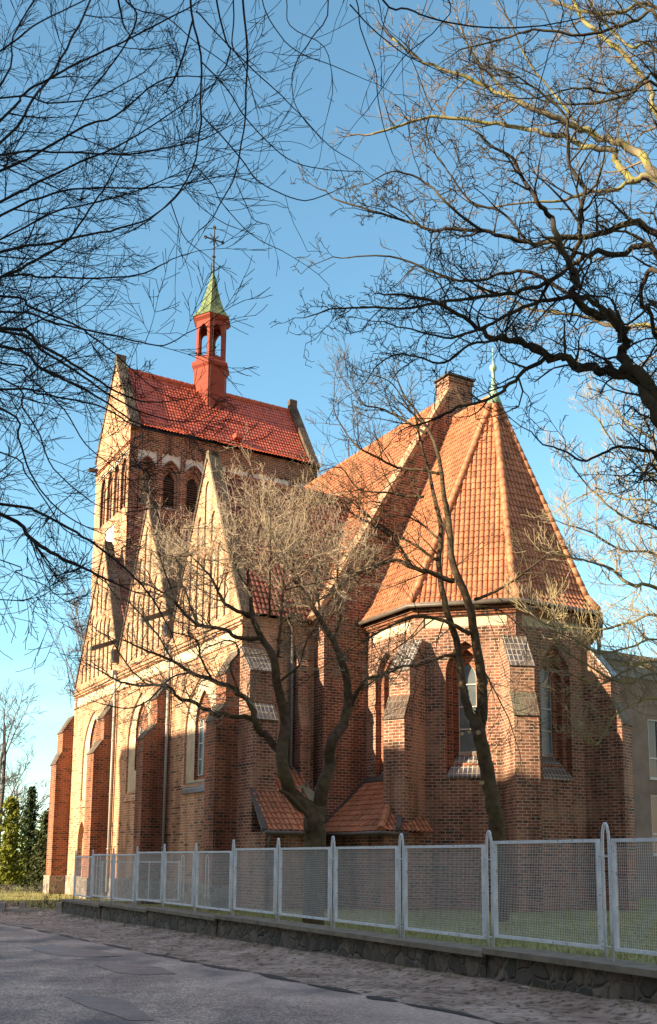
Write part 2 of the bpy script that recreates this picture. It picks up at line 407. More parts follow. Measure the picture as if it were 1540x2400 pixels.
# ================================================================== the church
OC = at(1208, 1450, 34); OC.z = 0
church = empty("church", OC, "red brick gothic church with stepped buttresses, steep tiled roofs and a square gabled tower", "church", rz=YAW)
def P(mb, name, mats, parent=church, smooth=False, label=None):
    o = mb.build(name, mats, parent, smooth)
    if label: o['label'] = label
    return o
def hole(poly, depth, **k): d = dict(poly=poly, depth=depth); d.update(k); return d
SF = -7.3                                  # long wall of the aisle
fS = lambda s: Frame((s, 0, 0), (0, -1, 0))    # wall facing -s, 2D x = -t
fE = lambda t: Frame((0, t, 0), (1, 0, 0))     # wall facing -t, 2D x = s
BAYS = [9.7, 16.5, 23.3]
APEX = [9.75, 16.55, 22.8]
# ---- aisle
f = fS(SF)
holes = []
wins = []
for i, c in enumerate(BAYS):
    inner = []
    if i == 0:
        w1 = arch(-c - .45, .55, 4.75, 6.6, 1.0); w2 = arch(-c + .45, .55, 4.75, 6.6, 1.0)
        lights = [hole(w1, .07, mj=3, mback=2), hole(w2, .07, mj=3, mback=2)]
        inner = [hole(arch(-c, 1.6, 4.6, 6.65, 1.0), .11, mj=3, mback=3, holes=lights)]
        zt = 7.0
    else:
        w1 = arch(-c - .42, .5, 5.6, 7.0, 1.0); w2 = arch(-c + .42, .5, 5.6, 7.0, 1.0)
        lights = [hole(w1, .07, mj=3, mback=2), hole(w2, .07, mj=3, mback=2)]
        inner = [hole(arch(-c, 1.6, 5.45, 7.1, 1.0), .11, mj=3, mback=3, holes=lights)]
        zt = 7.2
    holes.append(hole(arch(-c, 3.3, 4.45, zt - .6, .72), .08, mj=0, mback=5, holes=inner))
    wins.append((c, 4.75 if i == 0 else 5.6, 6.6 if i == 0 else 7.0))
holes.append(hole(arch(-24.55, 1.15, -.3, 2.5, .9), .25, mj=0, mback=0, holes=[hole(arch(-24.55, .75, -.3, 2.35, .9), .25, mj=3, mback=4)]))
holes.append(hole(rect(-26.5, -6.6, 9.42, 9.9), .07, mj=0, mback=1))
mb = MB(); wall(mb, f, rect(-26.8, -6.25, -.4, 10.3), holes)
wall(mb, fE(6.3), rect(SF, -2.2, -.4, 10.3))
wall(mb, Frame((0, 26.8, 0), (-1, 0, 0)), rect(0, -SF, -.4, 10.3))
P(mb, "aisle_wall", [M['brick'], M['plaster'], M['dark'], M['brick_red'], M['dark'], simple('plaster_splay', (.50, .40, .28), .9, .1, 1.6, .4, bump=.2)])
# moulding courses over and under the plaster band
mb = MB()
for z, p in ((9.34, .05), (9.93, .05), (10.03, .1), (10.22, .06)): mb.box(SF - p, SF + .1, 6.25, 26.85, z, z + .07)
P(mb, "cornice", M['brick'])
mb = MB()
for a, b in ((6.3, 26.8),): mb.box(SF - .09, SF + .2, a - .06, b + .06, -.5, .72)
mb.box(SF + .2, -2.5, 6.21, 6.4, -.5, .72)
P(mb, "plinth", M['stone'], label="field stone plinth under the aisle wall")
for i, (c, z0, zs) in enumerate(wins):
    for sg in (-1, 1):
        cc = -c + sg * (.45 if i == 0 else .42); wv = .5; fr = fS(SF + .235)
        g = MB(); ol = arch(cc, wv, z0 + .02, zs, 1.0); flat(g, fr, [ol], 0, 0)
        go = P(g, "window", M['glass'])
        g = MB(); inn = [(x + (cc - x) * .16, z + ((z0 + zs) / 2 - z) * .03) for x, z in ol]
        flat(g, fS(SF + .20), [ol, inn], 0, 0); jamb(g, fS(SF), inn, .20, .235, 0)
        for k in (1, 2, 3): g.box(SF + .20, SF + .24, -cc - wv / 2, -cc + wv / 2, z0 + k * .62, z0 + k * .62 + .04)
        P(g, "frame", M['frame'], go)
for i, c in enumerate(BAYS):       # tiled sills
    z1 = 4.72 if i == 0 else 5.55; g = MB(); z0 = 4.1
    g.prism([(SF - .1, c - 1.7, z0), (SF + .06, c - 1.7, z0 + .42), (SF + .06, c - 1.7, z0)], (0, 3.4, 0))
    P(g, "sill", M['glazed'] if i == 0 else M['brick'])
# ---- gables over the bays
for gi, (c, ap) in enumerate(zip(BAYS, APEX)):
    tl, tr = c + 3.4, c - 3.4
    if gi == 2: tl = 26.75
    za = 17.55 if gi < 2 else 17.35
    zv = 10.98; zo = 10.35 if gi == 0 else zv; zl = 10.45 if gi == 2 else zv
    ol = [(-tl, 10.3), (-tr, 10.3), (-tr, zo), (-ap, za), (-tl, zl)]
    hs = []; off = -2.72
    def top(t_):
        return za - (za - zo) * abs(t_ - ap) / (ap - tr) if t_ < ap else za - (za - zl) * (t_ - ap) / (tl - ap)
    while off < 2.9:
        t_ = ap + off; zt = min(top(t_ - .2), top(t_ + .2)) - .75
        if zt > 11.3 and tr + .3 < t_ < tl - .3:
            hi = zt
            if hi - 10.55 > 3.6:
                hs.append(hole(arch(-t_, .46, 10.55, 13.1, .9, 4), .07, mj=2, mback=1))
                hs.append(hole(arch(-t_, .46, 13.75, hi - .3, .9, 4), .07, mj=2, mback=1))
            else: hs.append(hole(arch(-t_, .46, 10.55, hi - .3, .9, 4), .07, mj=2, mback=1))
        off += .68
    g = MB(); wall(g, f, ol, hs)
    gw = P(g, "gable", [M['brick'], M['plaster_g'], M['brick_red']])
    # back, sides and dark tiled coping of the gable wall
    g = MB(); th = .38
    flat(g, Frame((SF + th, 0, 0), (0, 1, 0)), [[(-x, z) for x, z in ol]], 0, 0)
    for a, b in (((tr, zo), (ap, za)), ((ap, za), (tl, zl))):
        p0, p1 = Vector((SF - .06, a[0], a[1])), Vector((SF - .06, b[0], b[1])); n_ = Vector((0, -(p1 - p0).z, (p1 - p0).y))
        if n_.z < 0: n_ = -n_
        n_ = n_.normalized() * .09
        g.prism([p0 - n_ * .3, p1 - n_ * .3, p1 + n_, p0 + n_], (th + .12, 0, 0), 1)
    g.box(SF - .05, SF + th, ap - .13, ap + .13, za - .2, za + .14, 1)
    P(g, "coping", [M['brick_dark'], M['coptile']], gw)
    # cross roof behind: ridge runs to the nave roof
    zr = za - .75; k = (zr - 10.75) / 3.4; send = 1.73 - (20.55 - zr) / 1.67 + .3
    if gi == 2: send = -4.0
    g = MB(); s0 = SF + th - .02
    for sgn in (-1, 1):
        te = c + sgn * 3.45
        if gi == 0 and sgn < 0: te = 6.1
        ze = zr - k * abs(te - ap)
        tile_plane(g, [(s0, te, ze), (s0, ap, zr), (send, ap, zr), (send + (0 if gi == 2 else 1.6), te, ze)][::(1 if sgn > 0 else -1)], sub=4, seed=gi)
    ridge_tiles(g, (s0, ap, zr + .05), (send, ap, zr + .05), .12)
    P(g, "aisle_roof", M['tile_old'])
# ---- valley spouts, hoppers and downpipes
for t_ in (19.95, 13.12, 6.12):
    if t_ > 7:
        g = MB(); g.prism([(SF - 1.35, t_ - .1, 11.15), (SF - 1.35, t_ + .1, 11.15), (SF - 1.35, t_ + .13, 11.37), (SF - 1.35, t_ - .13, 11.37)], (1.5, 0, .62))
        g.box(SF - .3, SF, t_ - .2, t_ + .2, 10.75, 11.35)
        P(g, "spout", M['lead'])
    g = MB()
    if t_ > 7:
        g.prism([(SF - .28, t_ - .17, 10.35), (SF - .28, t_ + .17, 10.35), (SF - .28, t_ + .09, 9.95), (SF - .28, t_ - .09, 9.95)], (.26, 0, 0))
        g.tube([(SF - .16, t_ - .22, 10.1), (SF - .16, t_ - .22, .1)], .065, 8)
        for z in (2, 4.5, 7, 9): g.tube([(SF - .16, t_ - .22, z), (SF - .16, t_ - .22, z + .06)], .085, 8)
        P(g, "downpipe", M['pipe_l'], smooth=True)
# ---- buttresses (outline in projection / height), weathering slabs as sub-parts
def buttress(base, ang, w, prof, slabs, mat, plinth=None, tops=('glazed', 'glazed')):
    n_ = Vector((math.cos(ang), math.sin(ang), 0)); m_ = Vector((-n_.y, n_.x, 0)); b = Vector((*base, 0))
    g = MB(); pts = [b + n_ * p + Vector((0, 0, z)) - m_ * (w / 2) for p, z in prof]
    g.prism(pts, m_ * w); o = P(g, "buttress", mat)
    for si, ((p0, z0), (p1, z1)) in enumerate(slabs):
        g = MB(); q0 = b + n_ * (p0 + .03) + Vector((0, 0, z0 - .03)); q1 = b + n_ * p1 + Vector((0, 0, z1)); e = (q1 - q0)
        nn = Vector((-e.z * n_.x * -1, -e.z * n_.y * -1, 0))
        nn = (m_.cross(e)).normalized()
        if nn.z < 0: nn = -nn
        a = q0 - m_ * (w / 2 + .015)
        g.prism([a - nn * .02, a + e - nn * .02, a + e + nn * .035, a + nn * .035], m_ * (w + .03))
        P(g, "weathering", M[tops[si]], o)
    if plinth:
        g = MB(); a = b - m_ * (w / 2 + .07); q = prof[1][0] + .08
        g.prism([a + Vector((0, 0, -.5)), a + m_ * (w + .14) + Vector((0, 0, -.5)), a + m_ * (w + .14) + n_ * q + Vector((0, 0, -.5)), a + n_ * q + Vector((0, 0, -.5))], (0, 0, .5 + plinth))
        P(g, "plinth", M['stone'], o)
    return o
for t_, w_, pr in ((27.25, 1.0, .82), (20.42, 1.0, .98), (13.42, .78, 1.08), (6.75, .85, .9)):
    p2 = .55
    prof = [(-.1, -.4), (pr, -.4), (pr, 6.42), (p2, 7.05), (p2, 8.1), (-.0, 9.0), (-.1, 9.0)]
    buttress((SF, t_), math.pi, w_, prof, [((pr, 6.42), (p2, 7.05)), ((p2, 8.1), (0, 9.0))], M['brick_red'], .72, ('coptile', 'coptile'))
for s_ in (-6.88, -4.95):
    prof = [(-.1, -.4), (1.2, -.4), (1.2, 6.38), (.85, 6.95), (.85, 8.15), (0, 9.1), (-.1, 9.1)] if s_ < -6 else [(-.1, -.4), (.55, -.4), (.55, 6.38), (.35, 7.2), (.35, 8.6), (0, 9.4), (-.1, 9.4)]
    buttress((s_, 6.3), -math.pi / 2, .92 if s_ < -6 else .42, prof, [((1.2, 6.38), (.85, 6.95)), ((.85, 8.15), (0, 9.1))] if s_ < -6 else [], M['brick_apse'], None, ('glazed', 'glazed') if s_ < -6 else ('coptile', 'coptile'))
g = MB(); g.tube([(-5.32, 6.17, 10.2), (-5.32, 6.17, 4.95), (-5.0, 5.6, 4.3), (-4.9, 5.3, 3.9)], .08, 8)
g.prism([(-5.5, 6.04, 10.5), (-5.14, 6.04, 10.5), (-5.22, 6.04, 10.1), (-5.42, 6.04, 10.1)], (0, .26, 0))
P(g, "downpipe", M['gutter'], smooth=True)
# ---- nave
NS0, NS1, NT0, NT1 = -4.3, 7.76, 5.6, 22.3
NR, NA = 20.55, 1.73
mb = MB(); kx = 1.67
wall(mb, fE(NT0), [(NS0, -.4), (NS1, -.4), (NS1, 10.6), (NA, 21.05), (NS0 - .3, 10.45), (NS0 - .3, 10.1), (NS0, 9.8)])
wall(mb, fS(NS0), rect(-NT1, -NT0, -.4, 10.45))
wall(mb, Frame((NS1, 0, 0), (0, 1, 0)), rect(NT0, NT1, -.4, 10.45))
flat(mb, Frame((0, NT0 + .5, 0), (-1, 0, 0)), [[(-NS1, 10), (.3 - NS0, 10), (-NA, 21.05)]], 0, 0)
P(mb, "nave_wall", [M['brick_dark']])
g = MB()
for sg in (-1, 1):
    p0 = Vector((NA, NT0 - .05, 21.05)); p1 = Vector((NA + sg * 6.36, NT0 - .05, 10.42)); e = p1 - p0
    nn = Vector((-sg * e.z, 0, sg * e.x)).normalized() * .09
    if nn.z < 0: nn = -nn
    g.prism([p0 - nn, p1 - nn, p1 + nn, p0 + nn], (0, .6, 0))
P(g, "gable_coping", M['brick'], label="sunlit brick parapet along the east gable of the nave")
g = MB()
tile_plane(g, [(NA, NT0 + .5, NR), (NA, NT1, NR), (NS0 - .35, NT1, NR - kx * (NA - NS0 + .35)), (NS0 - .35, NT0 + .5, NR - kx * (NA - NS0 + .35))], sub=5, seed=5)
g.face([(NA, NT0 + .5, NR), (NA, NT1, NR), (NS1 + .35, NT1, 10.1), (NS1 + .35, NT0 + .5, 10.1)][::-1])
ridge_tiles(g, (NA, NT0 + .5, NR + .04), (NA, NT1, NR + .04), .14)
P(g, "nave_roof", M['tile'])
g = MB(); g.box(1.5, 2.72, 5.56, 6.42, 19.2, 21.42); g.box(1.45, 2.77, 5.51, 6.47, 21.2, 21.34); 
P(g, "chimney", M['brick_apse'], label="square brick chimney on the nave gable")
g = MB(); g.box(1.4, 2.82, 5.46, 6.52, 21.42, 21.5)
P(g, "chimney_cap", M['lead'])
# ---- chancel with polygonal apse
a_ = 3.46; q_ = a_ * math.sqrt(.5)
OCT = [(-q_, 5.6), (-q_, q_), (0, 0), (a_, 0), (a_ + q_, q_), (a_ + q_, 5.6)]
mb = MB(); apse_wins = []
for i in range(5):
    A, B = Vector((*OCT[i], 0)), Vector((*OCT[i + 1], 0)); L = (B - A).length; fr = Frame(A, B - A)
    hs = []
    c = L / 2 if i else 1.3
    zt = 8.3
    st = hole(arch(c, .62, 5.3, zt - .42, 1.0), .12, mj=1, mback=None)
    lv2 = hole(arch(c, .98, 4.9, zt - .3, 1.0), .26, mj=1, mback=1, holes=[st])
    hs.append(hole(arch(c, 1.36, 4.42, zt - .35, .95), .24, mj=1, mback=1, holes=[lv2]))
    hs.append(hole(rect(.3, L - .3, 9.6, 9.96), .05, mj=0, mback=2))
    wall(mb, fr, rect(0, L, -.4, 10.05), hs)
    apse_wins.append((fr, c, zt - .42))
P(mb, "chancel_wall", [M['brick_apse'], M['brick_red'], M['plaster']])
for wi, (fr, c, zs) in enumerate(apse_wins):
    ol = arch(c, .66, 5.28, zs, 1.0); g = MB(); flat(g, Frame(fr.o, fr.e), [ol], .6, 0)
    go = P(g, "window", M['glass'])
    g = MB(); inn = [(x + (c - x) * .12, z + .02 * (6.9 - z)) for x, z in ol]
    flat(g, fr, [ol, inn], .57, 0); jamb(g, fr, inn, .57, .6, 0)
    for k in range(1, 4):
        z = 5.3 + k * .78
        g.prism([fr.p(c - .3, z, .6), fr.p(c + .3, z, .6), fr.p(c + .3, z + .04, .6), fr.p(c - .3, z + .04, .6)], fr.n * .04)
    g.prism([fr.p(c - .33, 5.2, .62), fr.p(c + .33, 5.2, .62), fr.p(c + .33, 5.31, .62), fr.p(c - .33, 5.31, .62)], fr.n * .12)
    P(g, "frame", M['frame'], go)
    g = MB(); x0, x1 = c - .68, c + .68
    g.face([fr.p(x0, 4.44, -.04), fr.p(x1, 4.44, -.04), fr.p(c + .36, 5.24, .56), fr.p(c - .36, 5.24, .56)])
    g.face([fr.p(x0, 4.44, -.04), fr.p(x1, 4.44, -.04), fr.p(x1, 4.36, -.04), fr.p(x0, 4.36, -.04)][::-1])
    g.face([fr.p(x1, 4.44, -.04), fr.p(x1, 4.44, .5), fr.p(c + .36, 5.24, .56)])
    g.face([fr.p(x0, 4.44, -.04), fr.p(c - .36, 5.24, .56), fr.p(x0, 4.44, .5)])
    P(g, "sill", M['glazed'], go)
def octo(off, z):      # chancel plan pushed out by off
    r = []
    t8 = math.tan(math.pi / 8)
    r.append(Vector((-q_ - off, 5.6, z))); r.append(Vector((-q_ - off, q_ - off * t8, z)))
    r.append(Vector((-off * t8, -off, z))); r.append(Vector((a_ + off * t8, -off, z)))
    r.append(Vector((a_ + q_ + off, q_ - off * t8, z))); r.append(Vector((a_ + q_ + off, 5.6, z)))
    return r
def ring(mb, o0, o1, z0, z1, mi=0):
    A, B, C2, D = octo(o0, z0), octo(o0, z1), octo(o1, z0), octo(o1, z1)
    for i in range(5):
        mb.face([A[i], A[i + 1], B[i + 1], B[i]], mi); mb.face([B[i], B[i + 1], D[i + 1], D[i]], mi); mb.face([A[i + 1], A[i], C2[i], C2[i + 1]], mi)
g = MB()
for o1, z0, z1 in ((.07, 10.0, 10.09), (.13, 10.09, 10.18), (.2, 10.18, 10.27)): ring(g, o1, -.1, z0, z1)
P(g, "chancel_cornice", M['brick_red'])
AP = Vector((1.73, 3.0, 19.45)); RE = Vector((1.73, 5.62, 19.45))
g = MB(); I1, E1 = octo(-.12, 10.95), octo(.30, 10.38)
for i in range(5):
    top_ = [AP] if i in (1, 2, 3) else ([AP, RE] if i == 0 else [RE, AP])
    tile_plane(g, [I1[i], I1[i + 1]] + top_, sub=6, seed=10 + i, amp=.05)
    tile_plane(g, [E1[i], E1[i + 1], I1[i + 1] + Vector((0, 0, .0)), I1[i]], sub=6, seed=20 + i, amp=.05)
cr_ = P(g, "chancel_roof", M['tile'])
g = MB()
for i in (1, 2, 3, 4):
    ridge_tiles(g, E1[i] + Vector((0, 0, .1)), I1[i] + Vector((0, 0, .1)), .14)
    ridge_tiles(g, I1[i] + Vector((0, 0, .1)), AP + Vector((0, 0, .08)), .14)
ridge_tiles(g, AP + Vector((0, 0, .06)), RE + Vector((0, 0, .06)), .14)
P(g, "hip_tiles", M['tile'], cr_, smooth=True)
g = MB(); G = octo(.40, 10.33)
g.tube(G, .075, 8); g.tube(octo(.33, 10.42), .03, 6)
P(g, "gutter", M['gutter'], smooth=True)
g = MB()
pr_ = [(0.34, 19.1), (.2, 19.5), (.1, 19.85), (.07, 20.25), (.06, 20.5), (.12, 20.56), (.15, 20.66), (.12, 20.76), (.04, 20.8), (.03, 20.95)]
g.tube([(AP.x, AP.y, z) for r_, z in pr_], [r_ for r_, z in pr_], 10)
g.tube([(AP.x, AP.y, 20.9), (AP.x, AP.y, 21.5)], .02, 5)
P(g, "finial", M['verdigris'], smooth=True, label="green copper finial on the apse roof")
for i in (1, 2, 3, 4):
    ang = R([0, 202.5, 247.5, 292.5, 337.5][i]); n_ = Vector((math.cos(ang), math.sin(ang))); m_ = Vector((-n_.y, n_.x))
    prof = [(-.15, -.4), (1.2, -.4), (1.2, 6.3), (.85, 7.1), (.85, 8.0), (.02, 9.15), (-.15, 9.15)]
    bb = Vector(OCT[i]) + Vector((-.07 if i < 3 else 0, .05 if i < 3 else 0))
    buttress(bb, ang, .84, prof, [((1.2, 6.3), (.85, 7.1)), ((.85, 8.0), (.02, 9.15))], M['brick_apse'], None, ('coptile', 'glazed'))
g = MB(); D_ = [octo(.40, 10.33)[3], octo(.2, 9.9)[3] + Vector((.1, 0, 0)), octo(.15, 9.3)[3] + Vector((.2, 0, 0)), octo(.15, 0)[3] + Vector((.3, .5, 0))]
g.tube(D_, .07, 8); P(g, "downpipe", M['gutter'], smooth=True)
# ---- boiler house: low annex in the corner
mb = MB()
mb.box(-7.4, -5.75, 3.95, 6.2, -.4, 2.5); mb.box(-4.2, -2.3, 1.75, 5.65, -.4, 2.5)
an = P(mb, "annex_wall", M['brick_apse'])
g = MB(); k_ = .93
ze = 2.52
VA = (-4.5, 3.65, ze)
tile_plane(g, [(-7.6, 3.65, ze), (-6.42, 3.65, ze), (-6.42, 5.12, ze + 1.47 * k_), (-7.36, 5.12, ze + 1.47 * k_)], sub=6, seed=31)
tile_plane(g, [(-6.42, 3.65, ze), (-5.7, 3.65, ze), (-4.85, 6.35, ze + 2.7 * k_), (-6.42, 6.35, ze + 2.7 * k_)], sub=6, seed=31)
tile_plane(g, [(-4.5, 5.6, ze), (-4.5, 1.5, ze), (-2.45, 3.55, ze + 2.05 * k_), (-2.45, 5.6, ze + 2.05 * k_)], sub=6, seed=32)
tile_plane(g, [(-4.5, 1.5, ze), (-2.45, 1.5, ze), (-2.45, 3.55, ze + 2.05 * k_)], sub=6, seed=33)
ridge_tiles(g, (-4.5, 1.5, ze + .07), (-2.45, 3.55, ze + 2.05 * k_ + .07), .13)
ar = P(g, "annex_roof", M['tile'], label="low tiled roof of the boiler house annex between the buttresses")
g = MB()
def strip(a, b, wv, h=.05):
    g = MB(); a, b, wv = Vector(a), Vector(b), Vector(wv); g.prism([a, b, b + wv, a + wv], (0, 0, h)); P(g, "flashing", M['lead'], ar)
strip((-7.7, 3.6, ze - .03), (-7.42, 5.15, ze + 1.47 * k_), (.2, 0, 0), .12)
strip((-7.4, 4.98, ze + 1.26 * k_ + .04), (-6.35, 4.98, ze + 1.26 * k_ + .04), (0, .12, .16), .05)
strip((-4.35, 5.5, ze + .15 * k_ + .08), (-2.45, 5.5, ze + 2.05 * k_ + .08), (0, .1, 0), .1)
strip((-2.6, 4.2, ze + 1.95 * k_ + .05), (-2.6, 5.6, ze + 1.95 * k_ + .05), (.14, 0, .18), .05)
strip((-3.95, 1.45, ze + .04), (-3.3, 2.2, ze + .75), (.12, -.1, 0), .12)
g = MB(); g.tube([(-7.6, 3.58, ze - .05), (-5.7, 3.58, ze - .05)], .07, 8)
g.tube([(-4.57, 5.6, ze - .05), (-4.57, 1.42, ze - .05), (-3.5, 1.42, ze - .05)], .07, 8)
g.tube([(-7.3, 3.7, ze - .1), (-7.3, 3.9, ze - .4), (-7.3, 3.9, 0)], .045, 6)
P(g, "gutter", M['gutter'], ar, smooth=True)
# ---- tower
T0, T1, TS0, TS1 = 22.2, 27.8, -6.4, 4.7
TE, TR_, TM = 23.72, 28.1, 25.0
mb = MB(); hs = []; louv = []
for k in range(8):
    x0 = -5.93 + 1.312 * k; x1 = x0 + 1.06; cx = (x0 + x1) / 2
    # plastered field with toothed top, brick arch ring standing in it
    top_pts = [(x1, 22.68)]
    for j in range(3):
        u_ = x1 - .16 - j * .32
        top_pts += [(u_, 22.68), (u_, 22.58), (u_ - .18, 22.58), (u_ - .18, 22.68)]
    top_pts += [(x0, 22.68)]
    fa = arch(cx, 1.06, 19.6, 21.45, .86, 6)
    field = [(x0, 21.46), ] + []
    apx = fa[2:]
    fld = [(x1, 21.46)] + top_pts + [(x0, 21.46)]
    arc = [p for p in fa[2:]]     # right spring over the apex to the left spring
    poly = [(x1, 21.47)] + top_pts + [(x0, 21.47)] + [(p[0], p[1] + .02) for p in reversed(arc)][1:-1]
    hs.append(hole(poly, .09, mj=0, mback=1))
    mback_in = 2 if k == 0 else 3
    inn = hole(arch(cx - .02, .62, 19.75, 21.15, .9, 6), .22, mj=4, mback=mback_in)
    mid = hole(arch(cx - .01, .84, 19.68, 21.3, .88, 6), .12, mj=4, mback=4, holes=[inn])
    hs.append(hole(arch(cx, 1.0, 19.62, 21.42, .86, 6), .12, mj=4, mback=4, holes=[mid]))
    louv.append(cx - .02)
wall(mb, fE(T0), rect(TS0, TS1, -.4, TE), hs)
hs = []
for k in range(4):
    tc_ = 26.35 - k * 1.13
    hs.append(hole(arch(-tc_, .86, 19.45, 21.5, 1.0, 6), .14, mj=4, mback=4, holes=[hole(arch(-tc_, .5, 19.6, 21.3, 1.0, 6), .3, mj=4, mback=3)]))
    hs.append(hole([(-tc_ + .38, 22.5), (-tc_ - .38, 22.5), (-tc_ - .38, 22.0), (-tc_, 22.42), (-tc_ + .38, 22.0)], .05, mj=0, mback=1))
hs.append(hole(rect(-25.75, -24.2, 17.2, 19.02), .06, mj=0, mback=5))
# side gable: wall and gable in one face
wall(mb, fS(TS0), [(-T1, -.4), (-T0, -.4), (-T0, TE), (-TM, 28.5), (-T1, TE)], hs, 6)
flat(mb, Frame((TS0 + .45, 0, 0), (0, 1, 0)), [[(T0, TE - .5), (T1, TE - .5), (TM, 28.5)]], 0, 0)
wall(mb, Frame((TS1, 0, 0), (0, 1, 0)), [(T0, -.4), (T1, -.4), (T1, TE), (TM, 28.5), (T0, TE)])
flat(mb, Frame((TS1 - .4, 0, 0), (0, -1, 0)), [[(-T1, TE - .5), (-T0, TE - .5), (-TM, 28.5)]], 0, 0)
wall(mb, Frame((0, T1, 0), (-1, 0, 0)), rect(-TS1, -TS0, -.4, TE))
tw = P(mb, "tower", [M['brick_dark'], M['plaster_w'], M['brick_pale'], M['dark'], M['brick_apse'], M['plaster_p'], M['brick']])  # lighter brick on the sunlit side, darker elsewhere: light put into the colour
for cx in louv[1:]:
    g = MB()
    for j in range(12):
        z = 19.85 + j * .125
        wv = .6 if z < 21.1 else .45
        if z > 21.4: break
        g.prism([(cx - wv / 2, T0 + .30, z), (cx + wv / 2, T0 + .30, z), (cx + wv / 2, T0 + .44, z + .09), (cx - wv / 2, T0 + .44, z + .09)], (0, 0, .025))
    P(g, "louvre", M['louvre'], tw)
g = MB()
for cx in louv: g.prism([(cx - .42, T0 - .05, 19.58), (cx + .42, T0 - .05, 19.58), (cx + .42, T0 + .3, 19.76), (cx - .42, T0 + .3, 19.76)], (0, 0, .05))
P(g, "sills", M['glazed'], tw)
g = MB()
for z, p in ((22.74, .04), (22.84, .07)): g.box(TS0 - p, TS0 + .1, T0 - .02, T1 + .02, z, z + .07)
P(g, "band_course", M['brick_red'], tw)
g = MB(); g.box(-6.9, TS0, 27.45, 27.75, 22.95, 23.1); P(g, "spout", M['lead'], tw)
# parapet copings
for sx0, sx1 in ((TS0 - .05, TS0 + .48), (TS1 - .42, TS1 + .05)):
    g = MB()
    for sg in (-1, 1):
        te = T0 - .22 if sg < 0 else T1 + .22
        p0 = Vector((sx0, TM, 28.5)); p1 = Vector((sx0, te, TE - .15)); e = p1 - p0
        nn = Vector((0, -e.z * 1, e.y)).normalized() * .1
        if nn.z < 0: nn = -nn
        g.prism([p0 - nn, p1 - nn, p1 + nn, p0 + nn], (sx1 - sx0, 0, 0))
    g.box(sx0, sx1, TM - .16, TM + .16, 28.45, 28.85)
    P(g, "coping", M['coptile'], tw)
g = MB(); zb = 24.12
for sg in (-1, 1):
    tb = TM + sg * 2.5; te = TM + sg * 3.12
    q = [(TS0 + .45, tb, zb), (TS1 - .4, tb, zb), (TS1 - .4, TM, TR_), (TS0 + .45, TM, TR_)]
    tile_plane(g, q[::sg * -1], pw=.18, sub=4, amp=.04, seed=40)
    q = [(TS0 + .45, te, TE - .02), (TS1 - .4, te, TE - .02), (TS1 - .4, tb, zb), (TS0 + .45, tb, zb)]
    tile_plane(g, q[::sg * -1], pw=.18, sub=4, amp=.04, seed=41)
ridge_tiles(g, (TS0 + .45, TM, TR_ + .04), (TS1 - .4, TM, TR_ + .04), .13)
g.box(-.35, .05, T0 + .15, T0 + .7, 24.5, 24.75)
P(g, "tower_roof", M['tile_red'], tw)
# ---- belfry lantern on the ridge
BC = Vector((-.85, 25.0))
def hexa(r, z, rot=30, n=6): return [Vector((BC.x + r * math.cos(R(rot + 360 / n * i)), BC.y + r * math.sin(R(rot + 360 / n * i)), z)) for i in range(n)]
def hexring(g, r0, r1, z0, z1, mi=0):
    A, B = hexa(r0, z0, 0), hexa(r1, z1, 0)
    for i in range(6): g.face([A[i], A[(i + 1) % 6], B[(i + 1) % 6], B[i]], mi)
g = MB(); rB = 1.02
hexring(g, rB, rB, 25.3, 29.25)
for z in [26.4 + .35 * j for j in range(8)]: hexring(g, rB + .012, rB + .012, z, z + .02); 
P(g, "belfry_base", M['redpaint'], label="red painted six-sided base of the belfry")
g = MB()
hexring(g, rB, 1.16, 29.2, 29.35); hexring(g, 1.16, 1.19, 29.35, 29.5); hexring(g, 1.19, 1.12, 29.5, 29.62); hexring(g, 1.12, .8, 29.62, 29.8)
P(g, "belfry_ledge", M['redpaint'])
bel = MB()
rT = .93; A = hexa(rT, 0, 0)
for i in range(6):
    a, b = A[i], A[(i + 1) % 6]; fr = Frame(a, b - a); L = (b - a).length
    if fr.n.dot((a + b) / 2 - Vector((BC.x, BC.y, 0))) < 0: fr = Frame(b, a - b)
    op = arch(L / 2, .60, 29.95, 31.4, 1.0, 6); ol = rect(0, L, 29.7, 32.25)
    flat(bel, fr, [ol, op], 0, 0); jamb(bel, fr, op, 0, .12, 0); flat(bel, Frame(fr.p(L, 0, .12), -fr.e), [[(L - x, z) for x, z in ol], [(L - x, z) for x, z in op]], 0, 0)
P(bel, "belfry_arcade", M['redpaint'], label="open red arcade of the belfry")
g = MB(); g.tube([(BC.x, BC.y, 31.6), (BC.x, BC.y, 31.3), (BC.x, BC.y, 31.0), (BC.x, BC.y, 30.8)], [.06, .17, .22, .3], 12); g.tube([(BC.x, BC.y, 32.2), (BC.x, BC.y, 31.5)], .03, 6)
P(g, "bell", M['iron'], smooth=True)
g = MB(); hexring(g, rT, 1.12, 32.15, 32.3); hexring(g, 1.12, 1.15, 32.3, 32.42); hexring(g, .2, 1.12, 32.12, 32.3)
P(g, "belfry_cornice", M['redpaint'])
g = MB()
for (r0, z0), (r1, z1) in (((1.2, 32.4), (.82, 32.95)), ((.82, 32.95), (.55, 33.7)), ((.55, 33.7), (.07, 35.45))): hexring(g, r0, r1, z0, z1)
hexring(g, .3, 1.2, 32.38, 32.4)
P(g, "spire", M['copper'], label="green patinated copper spire of the belfry")
g = MB()
g.tube([(BC.x, BC.y, 35.3), (BC.x, BC.y, 36.3), (BC.x, BC.y, 38.4)], [.085, .06, .045], 6)
g.tube([(BC.x, BC.y, 36.4), (BC.x, BC.y, 36.5), (BC.x, BC.y, 36.62)], [.04, .13, .04], 8)
zc = 37.6
